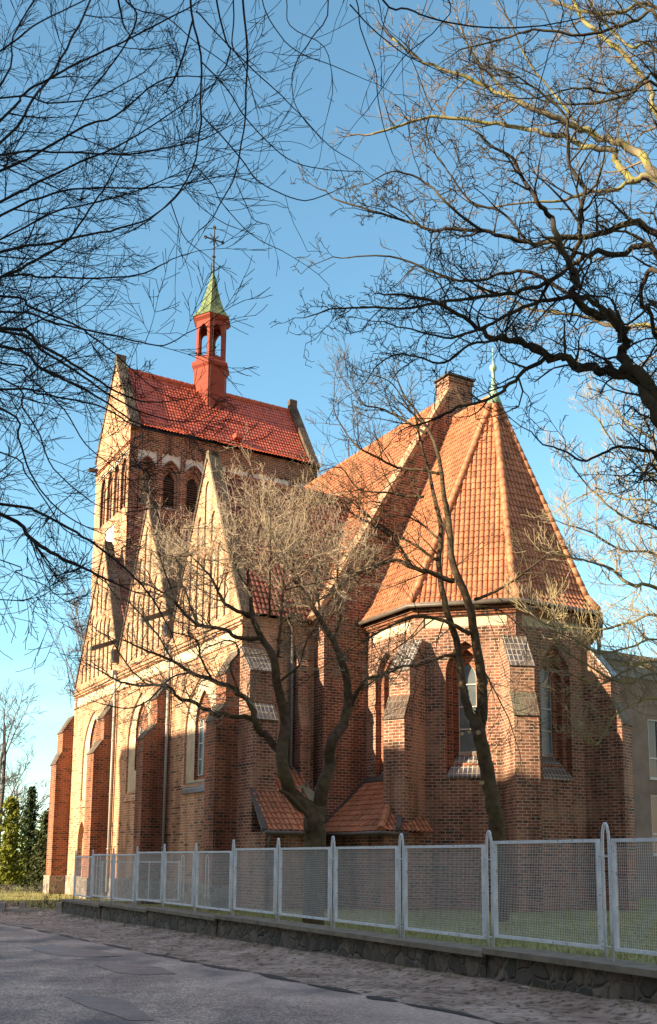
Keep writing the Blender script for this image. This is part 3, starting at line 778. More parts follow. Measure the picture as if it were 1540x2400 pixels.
g.tube([(BC.x - .55, BC.y, zc), (BC.x + .55, BC.y, zc)], .045, 5)
for dx, dz in ((-.55, 0), (.55, 0), (0, .8)):
    g.tube([(BC.x + dx - .1, BC.y, zc + dz), (BC.x + dx + .1, BC.y, zc + dz)], .06, 5); g.tube([(BC.x + dx, BC.y, zc + dz - .1), (BC.x + dx, BC.y, zc + dz + .1)], .06, 5)
for sg in (-1, 1): g.tube([(BC.x - .27, BC.y, zc - sg * .3), (BC.x + .27, BC.y, zc + sg * .3)], .035, 5)
P(g, "cross", M['iron'])
g = MB(); w_ = hexa(1.1, 0, 0)[4]
g.tube([(BC.x - .1, BC.y - .3, 34.8), (BC.x - .3, BC.y - 1.05, 32.5), (BC.x - .35, BC.y - 1.0, 30), (BC.x - .5, BC.y - 1.05, 28), (BC.x - .45, BC.y - 1.2, 26.3)], .009, 4)
P(g, "lightning_wire", M['gutter'])
# ================================================================== ground, road, verge
FD = Vector((-.4652, .8852, 0)); FN = Vector((-.8852, -.4652, 0)); F0 = Vector((2.97, 11.02, 0))   # fence direction, side of the road, post 0
def lerp(a, b, t): return a + (b - a) * t
def gz(x, y):
    k = (Vector((x, y, 0)) - F0).dot(FD)
    if k < -8: return .16
    if k < 20: return lerp(.16, -.1, max(0, (k + 2)) / 22)
    return lerp(-.1, -.22, min(1, (k - 20) / 20))
def smoothstep(a, b, x):
    t = max(0, min(1, (x - a) / (b - a))); return t * t * (3 - 2 * t)
rg = random.Random(4)
_g = [[rg.random() for _ in range(64)] for _ in range(64)]
def vnoise(x, y):
    xi, yi = math.floor(x), math.floor(y); fx, fy = x - xi, y - yi
    fx = fx * fx * (3 - 2 * fx); fy = fy * fy * (3 - 2 * fy)
    g = lambda a, b: _g[a % 64][b % 64]
    return lerp(lerp(g(xi, yi), g(xi + 1, yi), fx), lerp(g(xi, yi + 1), g(xi + 1, yi + 1), fx), fy)
def fbm(x, y, o=4):
    s_, a_, t_ = 0, .5, 0
    for i in range(o): s_ += a_ * vnoise(x, y); t_ += a_; x, y, a_ = x * 2.03 + 7, y * 2.03 + 3, a_ / 2
    return s_ / t_
def sheet(name, k0, k1, n0, n1, dk, dn, zf, mat, kind='structure', edge=None):
    """sheet in fence coordinates: k along the fence, n towards the road"""
    K = int((k1 - k0) / dk); N = max(1, int((n1 - n0) / dn)); g = MB()
    for i in range(K + 1):
        for j in range(N + 1):
            k = k0 + (k1 - k0) * i / K; n = n0 + (n1 - n0) * j / N
            if edge: n = edge(k, n, j, N)
            p = F0 + FD * k + FN * n; g.v.append((p.x, p.y, gz(p.x, p.y) + zf(k, n, p)))
    for i in range(K):
        for j in range(N):
            a = i * (N + 1) + j; g.f.append((a, a + 1, a + N + 2, a + N + 1)); g.m.append(0)
    # keep faces up
    a, b, c = [Vector(g.v[q]) for q in g.f[0][:3]]
    if (b - a).cross(c - a).z < 0: g.f = [q[::-1] for q in g.f]
    o = g.build(name, mat, smooth=True); o['kind'] = kind; return o
def grass_mat():
    t = NT("grass", .9, .1); o = t.tc.outputs['Object']
    c = t.ramp(t.noise(.5, 6), [(.3, (.15, .15, .06)), (.5, (.24, .235, .10)), (.7, (.33, .29, .15))])
    c = t.mix(.7, c, t.ramp(t.noise(30, 4), [(.25, (.4, .4, .35)), (.75, (1.5, 1.5, 1.2))]), 'MULTIPLY'); t.col(c)
    t.bump(t.noise(40, 3), .8, .04); return t.mat
def dirt_mat():
    t = NT("verge_dirt", .95, .08); o = t.tc.outputs['Object']
    n1 = t.noise(1.4, 7); n2 = t.noise(9, 6); n3 = t.noise(60, 3)
    c = t.ramp(n1, [(.3, (.26, .18, .14)), (.5, (.44, .325, .26)), (.7, (.58, .44, .36))])
    c = t.mix(1, c, t.ramp(n2, [(.36, (.38, .36, .33)), (.47, (.85, .85, .84)), (.8, (1.2, 1.2, 1.2))]), 'MULTIPLY')
    c = t.mix(.5, c, t.ramp(n3, [(.3, (.6, .6, .6)), (.7, (1.3, 1.3, 1.3))]), 'MULTIPLY')
    gr = t.n("ShaderNodeMapRange"); t.col(c)
    b = t.bump(n2, 1, .09); t.bump(n3, .5, .012, b); return t.mat
def asphalt_mat(name, a, b, speck=1.0, rough=.8):
    t = NT(name, rough, .3)
    n1 = t.noise(.55, 6); n2 = t.noise(4, 5)
    v = t.n("ShaderNodeTexVoronoi"); v.inputs['Scale'].default_value = 62; t.l(t.tc.outputs['Object'], v.inputs['Vector'])
    sr = t.n("ShaderNodeSeparateColor"); t.l(v.outputs['Color'], sr.inputs[0])
    c = t.ramp(n1, [(.36, a), (.62, b)])
    c = t.mix(1, c, t.ramp(n2, [(.3, (.72, .72, .72)), (.7, (1.15, 1.15, 1.15))]), 'MULTIPLY')
    c = t.mix(speck, c, t.ramp(sr.outputs[0], [(0, (.45, .45, .45)), (.6, (1, 1, 1)), (1, (2.1, 2.0, 1.85))]), 'MULTIPLY')
    if speck >= 1:
        pn = t.n("ShaderNodeSeparateXYZ"); t.l(t.tc.outputs['Object'], pn.inputs[0])
        d = t.math('ADD', t.math('MULTIPLY', pn.outputs[0], FN.x), t.math('MULTIPLY', pn.outputs[1], FN.y)); d = t.math('SUBTRACT', d, F0.dot(FN))
        d = t.math('ADD', d, t.math('MULTIPLY', t.noise(1.2, 5), 2.4))
        dm = t.ramp(t.math('DIVIDE', d, 10), [(.34, (1, 1, 1)), (.47, (0, 0, 0))]); c = t.mix(t.math('MULTIPLY', dm, .55), c, (.46, .345, .28))
        sn = t.noise(.8, 3, t.scale(t.tc.outputs['Object'], (1, .5, 1))); c = t.mix(t.math('MULTIPLY', t.ramp(sn, [(.50, (0, 0, 0)), (.64, (1, 1, 1))]), .75), c, (.085, .075, .078))
    t.col(c); t.bump(v.outputs['Distance'], .35 * speck, .004); return t.mat
M['grass'] = grass_mat(); M['dirt'] = dirt_mat()
M['asphalt'] = asphalt_mat("asphalt", (.25, .18, .15), (.43, .32, .26))
M['patch'] = asphalt_mat("asphalt_patch", (.15, .125, .125), (.19, .16, .155), .35, .55)
M['tar'] = simple("tar", (.035, .033, .032), .7, .3)
# big sheet to the horizon
g = MB(); ks = [-900, -300, -100, -40] + [i * 2.0 for i in range(-10, 41)] + [100, 140, 250, 500, 1500]
ns = [-900, -300, -100, -60, -40, -30, -20, -14, -10, -7, -5, -3, -1.5, -.3, 0, 2, 4, 6, 9, 12, 20, 60, 200, 900]
for k in ks:
    for n in ns:
        p = F0 + FD * k + FN * n; z = gz(p.x, p.y) + (.10 if n < -.2 and k < 22.5 else 0) - (.06 if n > 1 else 0)
        g.v.append((p.x, p.y, z))
for i in range(len(ks) - 1):
    for j in range(len(ns) - 1):
        a = i * len(ns) + j; g.f.append((a, a + 1, a + len(ns) + 1, a + len(ns))); g.m.append(0)
a, b, c = [Vector(g.v[q]) for q in g.f[0][:3]]
if (b - a).cross(c - a).z < 0: g.f = [q[::-1] for q in g.f]
o = g.build("ground", M['grass']); o['kind'] = 'structure'
def edge_r(k): return 2.0 + .035 * max(0, k) + .12 * (fbm(k * .7, 3.1) - .5) * 2
def vz(k, n, p):
    b = .045 * (fbm(k * 2.3, n * 2.3, 4) - .5) + .03 * (fbm(k * 7, n * 7, 3) - .5)
    e = edge_r(k); wl = smoothstep(.9, .2, n) * .09
    return b * smoothstep(e + .25, e - .3, n) + wl + .012
sheet("verge", -9, 45, .1, 3.4, .11, .11, vz, M['dirt'])
def rz(k, n, p): return .002 * (fbm(k * .5, n * .5) - .5) + .003 + .015 * smoothstep(2.4, 3.4, n)
def redge(k, n, j, N): return edge_r(k) + (9.5 - edge_r(k)) * j / N
o = sheet("road", -14, 60, 2.0, 9.5, .5, .4, lambda k, n, p: .026 + rz(k, n, p), M['asphalt'], edge=redge)
sheet("far_pavement", -20, 60, 9.5, 13.5, 1.0, 1, lambda k, n, p: .06, M['dirt'])
# tar joint along the edge of the asphalt: broken dark strip
g = MB(); rj = random.Random(7); k = -9
while k < 24:
    L = rj.uniform(.5, 2.2); n_ = max(2, int(L / .12)); wbase = rj.uniform(.04, .10)
    pts = []
    for i in range(n_ + 1):
        kk = k + L * i / n_; e = edge_r(kk) + .03 * (fbm(kk * 4, 9) - .5); wd_ = wbase * math.sin(math.pi * (i + .4) / (n_ + .8)) * (.6 + fbm(kk * 6, 1))
        pts.append((kk, e, wd_))
    for i in range(n_):
        q = []
        for kk, e in ((pts[i][0], pts[i][1] - pts[i][2]), (pts[i + 1][0], pts[i + 1][1] - pts[i + 1][2]), (pts[i + 1][0], pts[i + 1][1] + pts[i + 1][2]), (pts[i][0], pts[i][1] + pts[i][2])):
            p = F0 + FD * kk + FN * e; q.append((p.x, p.y, gz(p.x, p.y) + .036))
        if (Vector(q[1]) - Vector(q[0])).cross(Vector(q[2]) - Vector(q[0])).z < 0: q.reverse()
        g.face(q)
    k += L + rj.choice([.02, .05, .15, .5])
o = g.build("tar_joint", M['tar']); o['kind'] = 'structure'
# smooth repair patches in the asphalt
def ground_at(px, py_, z=0.0):
    r = RT * ((px - 770) / FPX) - UP * ((py_ - PPY) / FPX) + W
    return Vector((0, 0, EYE)) + r * ((z - EYE) / r.z)
for pts in ([(215, 2268), (262, 2290), (318, 2300), (415, 2297), (370, 2278), (300, 2266)],
            [(60, 2222), (120, 2243), (210, 2250), (290, 2246), (215, 2228), (120, 2215)],
            [(150, 2360), (215, 2392), (300, 2425), (360, 2425), (300, 2372), (230, 2356)]):
    g = MB(); q = [ground_at(*p, .05) for p in pts]; q = [Vector((v.x, v.y, 0)) for v in q]
    out = []
    for i in range(len(q)):
        for j in range(5):
            v = q[i].lerp(q[(i + 1) % len(q)], j / 5); v += Vector((rg.uniform(-.015, .015), rg.uniform(-.03, .03), 0)); v.z = gz(v.x, v.y) + .0485; out.append(v)
    for t in tessellate_polygon([out]):
        f_ = [out[i] for i in t]
        if (f_[1] - f_[0]).cross(f_[2] - f_[0]).z < 0: f_.reverse()
        g.face(f_)
    o = g.build("asphalt_patch", M['patch']); o['kind'] = 'structure'

# litter on the verge: small stones, clods, dead leaves and grass tufts
M['litter'] = simple("litter", (.20, .145, .11), .95, .1, 15, .5)
g = MB(); rl = random.Random(21)
for i in range(1500):
    k = rl.uniform(-7, 32) ; e = edge_r(k); n = .15 + (e + .3) * rl.random() ** 1.3
    p = F0 + FD * k + FN * n; z = gz(p.x, p.y) + vz(k, n, p); s_ = rl.uniform(.006, .02) * (2.2 if rl.random() < .06 else 1)
    ax = rl.uniform(0, 3.14); e1 = Vector((math.cos(ax), math.sin(ax), rl.uniform(-.2, .2))) * s_ * rl.uniform(1, 2.6); e2 = e1.cross(Vector((0, 0, 1))).normalized() * s_ * .8
    c = Vector((p.x, p.y, z + s_ * .25)); t_ = Vector((rl.uniform(-.3, .3) * s_, 0, s_ * .7))
    vs = [c - e1, c - e2, c + e1, c + e2, c + t_]
    g.add(vs, [(0, 1, 4), (1, 2, 4), (2, 3, 4), (3, 0, 4)])
o = g.build("litter", M['litter']); o['kind'] = 'stuff'; tag(o, "dark clods, dead leaves and gravel strewn over the dirt verge", "litter")
M['drygrass'] = simple("dry_grass", (.26, .24, .10), .95, .1, 5, .5)
g = MB()
def blade(b, h, rl, w=.006):
    a = rl.uniform(0, 6.28); d = Vector((math.cos(a), math.sin(a), 0)); l = Vector((rl.gauss(0, .35), rl.gauss(0, .35), 1)).normalized() * h
    g.face([b - d * w, b + d * w, b + l * .6 + d * w * .6 + Vector((0, 0, .0)), b + l])
for i in range(9000):
    k = rl.uniform(-7, 36); n = rl.choice([rl.uniform(.18, .5), rl.gauss(.25, .1)]); 
    if fbm(k * 1.3, n) < .46 and k < 24: continue
    p = F0 + FD * k + FN * max(.18, n); blade(Vector((p.x, p.y, gz(p.x, p.y) + .05)), rl.uniform(.03, .11), rl)
for i in range(16000):
    k = rl.uniform(-4, 22); n = -rl.uniform(.2, 1) ** 2 * 14 - .2
    p = F0 + FD * k + FN * n; blade(Vector((p.x, p.y, gz(p.x, p.y) + .09)), rl.uniform(.05, .16), rl, .01)
for i in range(9000):
    k = rl.uniform(23, 60); n = rl.uniform(-16, 1.5)
    p = F0 + FD * k + FN * n; blade(Vector((p.x, p.y, gz(p.x, p.y) - .01)), rl.uniform(.06, .16), rl, .014)
o = g.build("grass_tufts", M['drygrass'], uv=False); o['kind'] = 'stuff'; tag(o, "dry grass tufts along the wall foot and over the churchyard lawn", "grass")
# ================================================================== stone wall and metal fence
M['coping'] = simple("coping_slab", (.24, .20, .155), .9, .15, 5, .45, bump=.3)
def painted(name, c):
    t = NT(name, .6, .3); n = t.noise(5, 6); r_ = t.ramp(t.noise(18, 5), [(.60, (0, 0, 0)), (.70, (1, 1, 1))])
    k = t.mix(1, c, t.ramp(n, [(.25, (.72, .72, .72)), (.75, (1.1, 1.1, 1.1))]), 'MULTIPLY')
    t.col(t.mix(t.math('MULTIPLY', r_, .75), k, (.22, .13, .08))); t.bump(n, .3, .01); return t.mat
M['fence'] = painted("fence_paint", (.70, .72, .75))
M['wire'] = simple("fence_wire", (.60, .60, .60), .5, .4, 9, .2)
def fp(k, n, z): p = F0 + FD * k + FN * n; return Vector((p.x, p.y, z))
sw = empty("stone_wall", fp(-7, 0, 0), "low dark field stone wall with stepped concrete coping along the verge", "wall")
def child(o, par):
    o.parent = par; o.matrix_parent_inverse = Matrix.Translation(-par.location) @ Matrix.Identity(4) if False else Matrix.Identity(4)
    o.location = -par.location; return o
SEGS = [(-7, 1.9, .575), (1.9, 10.6, .535), (10.6, 14.9, .49), (14.9, 18.9, .44), (18.9, 23.15, .385)]
def czf(k):
    for a, b, z in SEGS:
        if a <= k <= b: return z
    return .385
g = MB()
rw = random.Random(2)
for a, b, z in SEGS:
    n_ = int((b - a) / .25)
    for side, sg in ((.17, 1), (-.17, -1)):
        for i in range(n_):
            for j in range(4):
                def pt(ii, jj):
                    kk = a + (b - a) * ii / n_; zz = -.35 + (z - .07 + .35) * jj / 4
                    off = .05 * (fbm(kk * 3.1, zz * 3.1 + 5) - .5) + .05 * (1 - jj / 4)
                    return fp(kk, side + sg * off, zz)
                q = [pt(i, j), pt(i + 1, j), pt(i + 1, j + 1), pt(i, j + 1)]
                if sg > 0: q.reverse()
                g.face(q)
    for kk in (a, b):
        q = [fp(kk, -.2, -.35), fp(kk, .2, -.35), fp(kk, .2, z - .05), fp(kk, -.2, z - .05)]; g.face(q)
child(g.build("wall_body", M['wallstone'], smooth=True), sw)
for a, b, z in SEGS:
    n_ = max(1, round((b - a) / 1.45)); L = (b - a) / n_
    g = MB()
    for i in range(n_):
        k0, k1 = a + L * i + .004, a + L * (i + 1) - .004; dz = rw.uniform(-.004, .004)
        g.obox((fp((k0 + k1) / 2, 0, z - .035 + dz)), FD * (k1 - k0) / 2, FN * .25, Vector((0, 0, .034)))
    child(g.build("coping", M['coping']), sw)
# debris and moss behind the coping
fence = empty("metal_fence", fp(0, 0, 0), "pale blue metal fence of arched double-bar posts and wire mesh panels on the stone wall", "fence")
NP = 12; SP = 2.062
ks_ = [-6.19, -4.12, -2.06] + [SP * i for i in range(11)] + [22.55]
pf = MB(); H = 1.45
def post_mesh(d):
    """double-bar post with pointed arch top; d = direction of the fence"""
    g = MB(); h = .05
    for sg in (-1, 1):
        pts = [d * (sg * h) + Vector((0, 0, z)) for z in (0, .4, .8, 1.2)]
        for a in (0, .35, .7, 1.0):
            pts.append(d * (sg * h * math.cos(a * math.pi / 2) * (1 if a < 1 else 0) + 0) + Vector((0, 0, 1.24 + (H - 1.24) * math.sin(a * math.pi / 2))))
        g.tube(pts, .0165, 6)
    for z in (.16, 1.2 - .1): g.obox(Vector((0, 0, z)), d * .1, d.cross(Vector((0, 0, 1))) * .006, Vector((0, 0, .008)))
    return g
def panel(L, Hh=1.16, pitch=.029):
    fr = MB(); w = .019
    fr.obox(Vector((0, 0, w)), FD * (L / 2), FN * w, Vector((0, 0, w))); fr.obox(Vector((0, 0, Hh - w)), FD * (L / 2), FN * w, Vector((0, 0, w)))
    for sg in (-1, 1): fr.obox(FD * (sg * (L / 2 - w)) + Vector((0, 0, Hh / 2)), FD * w, FN * w, Vector((0, 0, Hh / 2 - 2 * w)))
    wr = MB(); r = .00135; n = int((L - 4 * w) / pitch); a0 = -L / 2 + 2 * w
    for i in range(1, n):
        c = FD * (a0 + (L - 4 * w) * i / n) + Vector((0, 0, Hh / 2)); wr.obox(c + FN * .001, FD * r, FN * r, Vector((0, 0, Hh / 2 - 2 * w)))
    n = int((Hh - 4 * w) / pitch)
    for i in range(1, n):
        c = Vector((0, 0, 2 * w + (Hh - 4 * w) * i / n)); wr.obox(c - FN * .0035, FD * (L / 2 - 2 * w), FN * r, Vector((0, 0, r)))
    return fr, wr
p0 = post_mesh(FD).build("post", M['fence'], smooth=True)
frm, wre = panel(SP - .2)
f0 = frm.build("panel", M['fence']); w0 = wre.build("wire_mesh", M['wire'])
def place(mesh, name, loc, par, rz=0):
    o = bpy.data.objects.new(name, mesh); COL.objects.link(o); o.parent = par; o.location = loc; o.rotation_euler = (0, 0, rz); return o
def zpanel(k0, k1): return max(czf(k0), czf(k1)) + .115
for i, k in enumerate(ks_):
    place(p0.data, "post", fp(k, 0, czf(k) - .01) - fence.location, fence)
    if i < len(ks_) - 1:
        k1 = ks_[i + 1]; Lk = k1 - k; mid = (k + k1) / 2
        q = place(f0.data, "panel", fp(mid, 0, zpanel(k + .3, k1 - .3)) - fence.location, fence)
        if abs(Lk - SP) > .2:
            fr2, wr2 = panel(Lk - .2); q.data = fr2.build("tmp", M['fence']).data; w_mesh = wr2.build("tmp", M['wire']).data
        else: w_mesh = w0.data
        place(w_mesh, "wire_mesh", (0, 0, 0), q)
for o in list(bpy.data.objects):
    if o.name.startswith("tmp") or o in (p0, f0, w0): bpy.data.objects.remove(o)
# return run of the same fence behind the corner, towards the yard gate
RD = Vector((.93, .37, 0)).normalized()
f2 = empty("yard_fence", at(176, 2112, 31.4) * 1, "shorter run of the same pale fence turning behind the wall corner into the churchyard", "fence")
f2.location.z = -.1
run = [(228, 31.9), (426, 33.2), (484, 33.6)]
ang = math.atan2(RD.y, RD.x) - math.atan2(FD.y, FD.x)
prev = None
for x_, d_ in run:
    b = at(x_, 2105, d_); b.z = .28
    pm = place(p0.data if False else post_mesh(RD).build("tmpx", M['fence'], smooth=True).data, "post", b - f2.location, f2)
    if prev is not None and x_ != 484 and True:
        pass
    prev = b
a = at(228, 2105, 31.9); b = at(426, 2105, 33.2)
L = (b - a).length - .2
D2 = Vector((b.x - a.x, b.y - a.y, 0)).normalized()
g = MB()
for z in (.32, 1.5): g.obox(Vector(((a.x + b.x) / 2, (a.y + b.y) / 2, z)) - f2.location, D2 * (L / 2), D2.cross(Vector((0, 0, 1))) * .02, Vector((0, 0, .02)))
for sg in (-1, 1): g.obox(Vector(((a.x + b.x) / 2, (a.y + b.y) / 2, .91)) - f2.location + D2 * sg * (L / 2 - .02), D2 * .02, D2.cross(Vector((0, 0, 1))) * .02, Vector((0, 0, .57)))
for i in range(1, 5): g.obox(Vector(((a.x + b.x) / 2, (a.y + b.y) / 2, .91)) - f2.location + D2 * (i / 5 - .5) * L, D2 * .012, D2.cross(Vector((0, 0, 1))) * .012, Vector((0, 0, .57)))
gt = g.build("gate_leaf", M['fence']); gt.parent = f2
for o in list(bpy.data.objects):
    if o.name.startswith("tmp"): bpy.data.objects.remove(o)
# ================================================================== neighbouring buildings
def churchp(s, t, z): return OC + V * s + UU * t + Vector((0, 0, z))
M['render'] = simple("grey_render", (.24, .19, .165), .95, .1, .9, .4, bump=.4)
M['roofedge'] = simple("roof_edge", (.09, .115, .135), .5, .4, 2, .2)
M['fascia'] = simple("fascia", (.20, .22, .22), .7, .2, 2, .2)
M['whiteframe'] = simple("white_frame", (.55, .54, .52), .5, .3, 3, .1)
nb = empty("rendered_building", churchp(16, 12, 0), "grey-brown rendered building with a flat dark roof edge, right of the apse", "building", rz=YAW)
f = Frame((0, 0, 0), (1, 0, 0)); g = MB(); hs = []; ww = []
x_ = 3.35
while x_ < 28:
    for z0, z1 in ((6.0, 9.2), (2.0, 5.15)):
        hs.append(hole(rect(x_, x_ + 1.7, z0, z1), .14, mj=1, mback=2)); ww.append((x_, z0, z1))
    x_ += 3.6
wall(g, f, rect(-4, 30, -.5, 11.3), hs)
g.box(-4, -3.99, 0, 14, -.5, 11.3); 
o = g.build("render_wall", [M['render'], M['whiteframe'], M['glass_d']], nb)
g = MB(); g.box(-4.2, 30.2, -.12, 14, 11.3, 12.1); g.build("fascia", M['fascia'], nb)
g = MB(); g.box(-4.35, 30.4, -.3, 14.2, 12.1, 12.5); g.box(2.2, 2.4, 1, 1.2, 12.5, 13.0); g.build("roof", M['roofedge'], nb)
for x_, z0, z1 in ww[:6]:
    g = MB(); dd = .05
    for a0, a1, b0, b1 in ((x_, x_ + 1.7, z0, z0 + .09), (x_, x_ + 1.7, z1 - .09, z1), (x_, x_ + .09, z0, z1), (x_ + 1.61, x_ + 1.7, z0, z1), (x_ + .8, x_ + .88, z0, z1), (x_, x_ + 1.7, z0 + 1.05, z0 + 1.14)):
        g.box(a0, a1, .06, .13, b0, b1)
    wo = g.build("window", M['whiteframe'], nb)
    g = MB(); g.box(x_ - .06, x_ + 1.76, -.08, .12, z0 - .07, z0); g.build("sill", M['whiteframe'], wo)
    g = MB(); g.box(x_ + .1, x_ + .75, .15, .17, z0 + 1.2, z1 - .1); g.build("curtain", simple("curtain", (.10, .12, .12), .9) if 'cur' not in M else M['cur'], wo)
# tenement block across the street: its shadow lies on the road and the lower church walls
tb = empty("tenement_block", churchp(-40, -20, 0), "plain tenement block with a hipped roof across the street, seen only from beside the photograph", "building", rz=YAW)
M['tenement'] = simple("tenement_render", (.42, .36, .28), .9, .1, 1, .2)
g = MB(); fr = Frame((0, 0, 0), (0, 1, 0)); hs = []
for k in range(15):
    for j in range(4):
        if k > 14: continue
        y = -36 + k * 5 + 1.2; z = 1.2 + j * 3.4; hs.append(hole(rect(y, y + 1.3, z, z + 1.8), .15, mj=0, mback=1))
wall(g, fr, rect(-38, 41.0, -.6, 16.6), hs)
g.box(-12, -.01, -38, 41.0, -.6, 16.6); g.build("block_wall", [M['tenement'], M['glass_d']], tb)
g = MB(); h = 19.2; A = [(-12.5, -38.5, 16.6), (.5, -38.5, 16.6), (.5, 41.3, 16.6), (-12.5, 41.3, 16.6)]; B = [(-6, -38.5, h), (-6, 41.3, h)]
g.face([A[0], A[1], B[0]]); g.face([A[1], A[2], B[1], B[0]]); g.face([A[2], A[3], B[1]]); g.face([A[3], A[0], B[0], B[1]]); g.face(A[::-1])
g.build("block_roof", M['tile_old'], tb)
# ================================================================== bare trees
def bark(name, a, b, lichen=None, amt=.5, scale=7):
    t = NT(name, .9, .1); n = t.noise(scale, 6); c = t.ramp(n, [(.3, a), (.7, b)])
    if lichen:
        m_ = t.ramp(t.noise(1.7, 5), [(.42, (0, 0, 0)), (.58, (1, 1, 1))]); c = t.mix(t.math('MULTIPLY', m_, amt), c, lichen)
    t.col(c); t.bump(n, .6, .02); return t.mat
M['bark_dark'] = bark("bark_dark", (.018, .016, .018), (.05, .045, .045))
M['bark_gnarl'] = bark("bark_gnarled", (.022, .018, .018), (.065, .05, .045), (.12, .11, .045), .3)
M['bark_lichen'] = bark("bark_lichen", (.12, .10, .075), (.22, .185, .13), (.25, .24, .055), .65)
M['bark_yard'] = bark("bark_yard", (.04, .026, .019), (.11, .075, .052), (.11, .10, .035), .25)
M['twig_tan'] = bark("twig_tan", (.24, .185, .135), (.40, .32, .24), (.30, .27, .12), .12)
M['twig_pale'] = bark("twig_pale", (.20, .155, .11), (.34, .27, .19), (.32, .29, .11), .35)
M['twig_brown'] = bark("twig_brown", (.11, .085, .06), (.20, .155, .11))
M['twig_far'] = bark("twig_far", (.09, .08, .08), (.15, .13, .13))
M['cut'] = simple("cut_wood", (.45, .33, .20), .9, .1, 12, .3)
class Twigs(MB):
    def seg3(s, pts, rad, k=3):
        """light tube, no caps"""
        n = len(pts); base = len(s.v); ref = None
        for i in range(n):
            t = pts[min(i + 1, n - 1)] - pts[max(i - 1, 0)]
            if t.length < 1e-9: t = Vector((0, 0, 1))
            t.normalize()
            if ref is None: ref = t.orthogonal()
            a = ref - t * ref.dot(t)
            if a.length < 1e-6: a = t.orthogonal()
            a.normalize(); b = t.cross(a); ref = a; r = rad[i]
            for j in range(k):
                w = 2 * math.pi * j / k; q = pts[i] + a * (math.cos(w) * r) + b * (math.sin(w) * r); s.v.append((q.x, q.y, q.z))
        for i in range(n - 1):
            o = base + i * k
            for j in range(k):
                j2 = (j + 1) % k; s.f.append((o + j, o + j2, o + k + j2, o + k + j)); s.m.append(0)
def rv(rnd): return Vector((rnd.gauss(0, 1), rnd.gauss(0, 1), rnd.gauss(0, 1)))
def grow(tw, p, d, L, r, lvl, cfg, rnd):
    """one side branch with its own side branches; lvl counts down"""
    n = 5 if lvl >= 2 else (4 if lvl == 1 else 3)
    pts = [p.copy()]; rad = [r]; d = d.normalized(); step = L / n; kids = []
    rmin = cfg['rmin']; wig = cfg['wig']; trop = cfg['trop']
    for i in range(1, n + 1):
        d = (d + rv(rnd) * wig + Vector((0, 0, trop * (1 if lvl < 2 else .5)))).normalized()
        p = p + d * step; pts.append(p); rr = max(rmin, r * (1 - .68 * i / n)); rad.append(rr)
        if lvl > 0 and i >= 1: kids.append((p, d.copy(), rr, i / n))
    tw.seg3(pts, rad, 4 if lvl >= 2 else 3)
    if lvl == 0: return
    nk = cfg['kids'][lvl]
    for j in range(nk):
        q, dd, rr, f = kids[min(len(kids) - 1, int(len(kids) * (j + rnd.random()) / nk))]
        ax = rv(rnd); ax = (ax - dd * ax.dot(dd)).normalized(); a = R(rnd.uniform(*cfg['ang']))
        nd = dd * math.cos(a) + ax * math.sin(a)
        grow(tw, q + (q - pts[0]) * 0, nd, L * rnd.uniform(*cfg['ratio']) * (1.15 - .45 * f), max(rmin, rr * .62), lvl - 1, cfg, rnd)
def spline(pts, rad, sub=4, jit=0, rnd=None):
    P_ = [pts[0]] + pts + [pts[-1]]; Q = [rad[0]] + rad + [rad[-1]]; o, q = [], []
    for i in range(1, len(P_) - 2):
        for j in range(sub):
            t = j / sub; a, b, c, d = P_[i - 1], P_[i], P_[i + 1], P_[i + 2]
            v = .5 * ((2 * b) + (c - a) * t + (2 * a - 5 * b + 4 * c - d) * t * t + (3 * b - a - 3 * c + d) * t ** 3)
            r_ = Q[i] + (Q[i + 1] - Q[i]) * t
            if jit and rnd: v = v + rv(rnd) * (r_ * jit)
            o.append(v); q.append(r_)
    o.append(pts[-1]); q.append(rad[-1]); return o, q
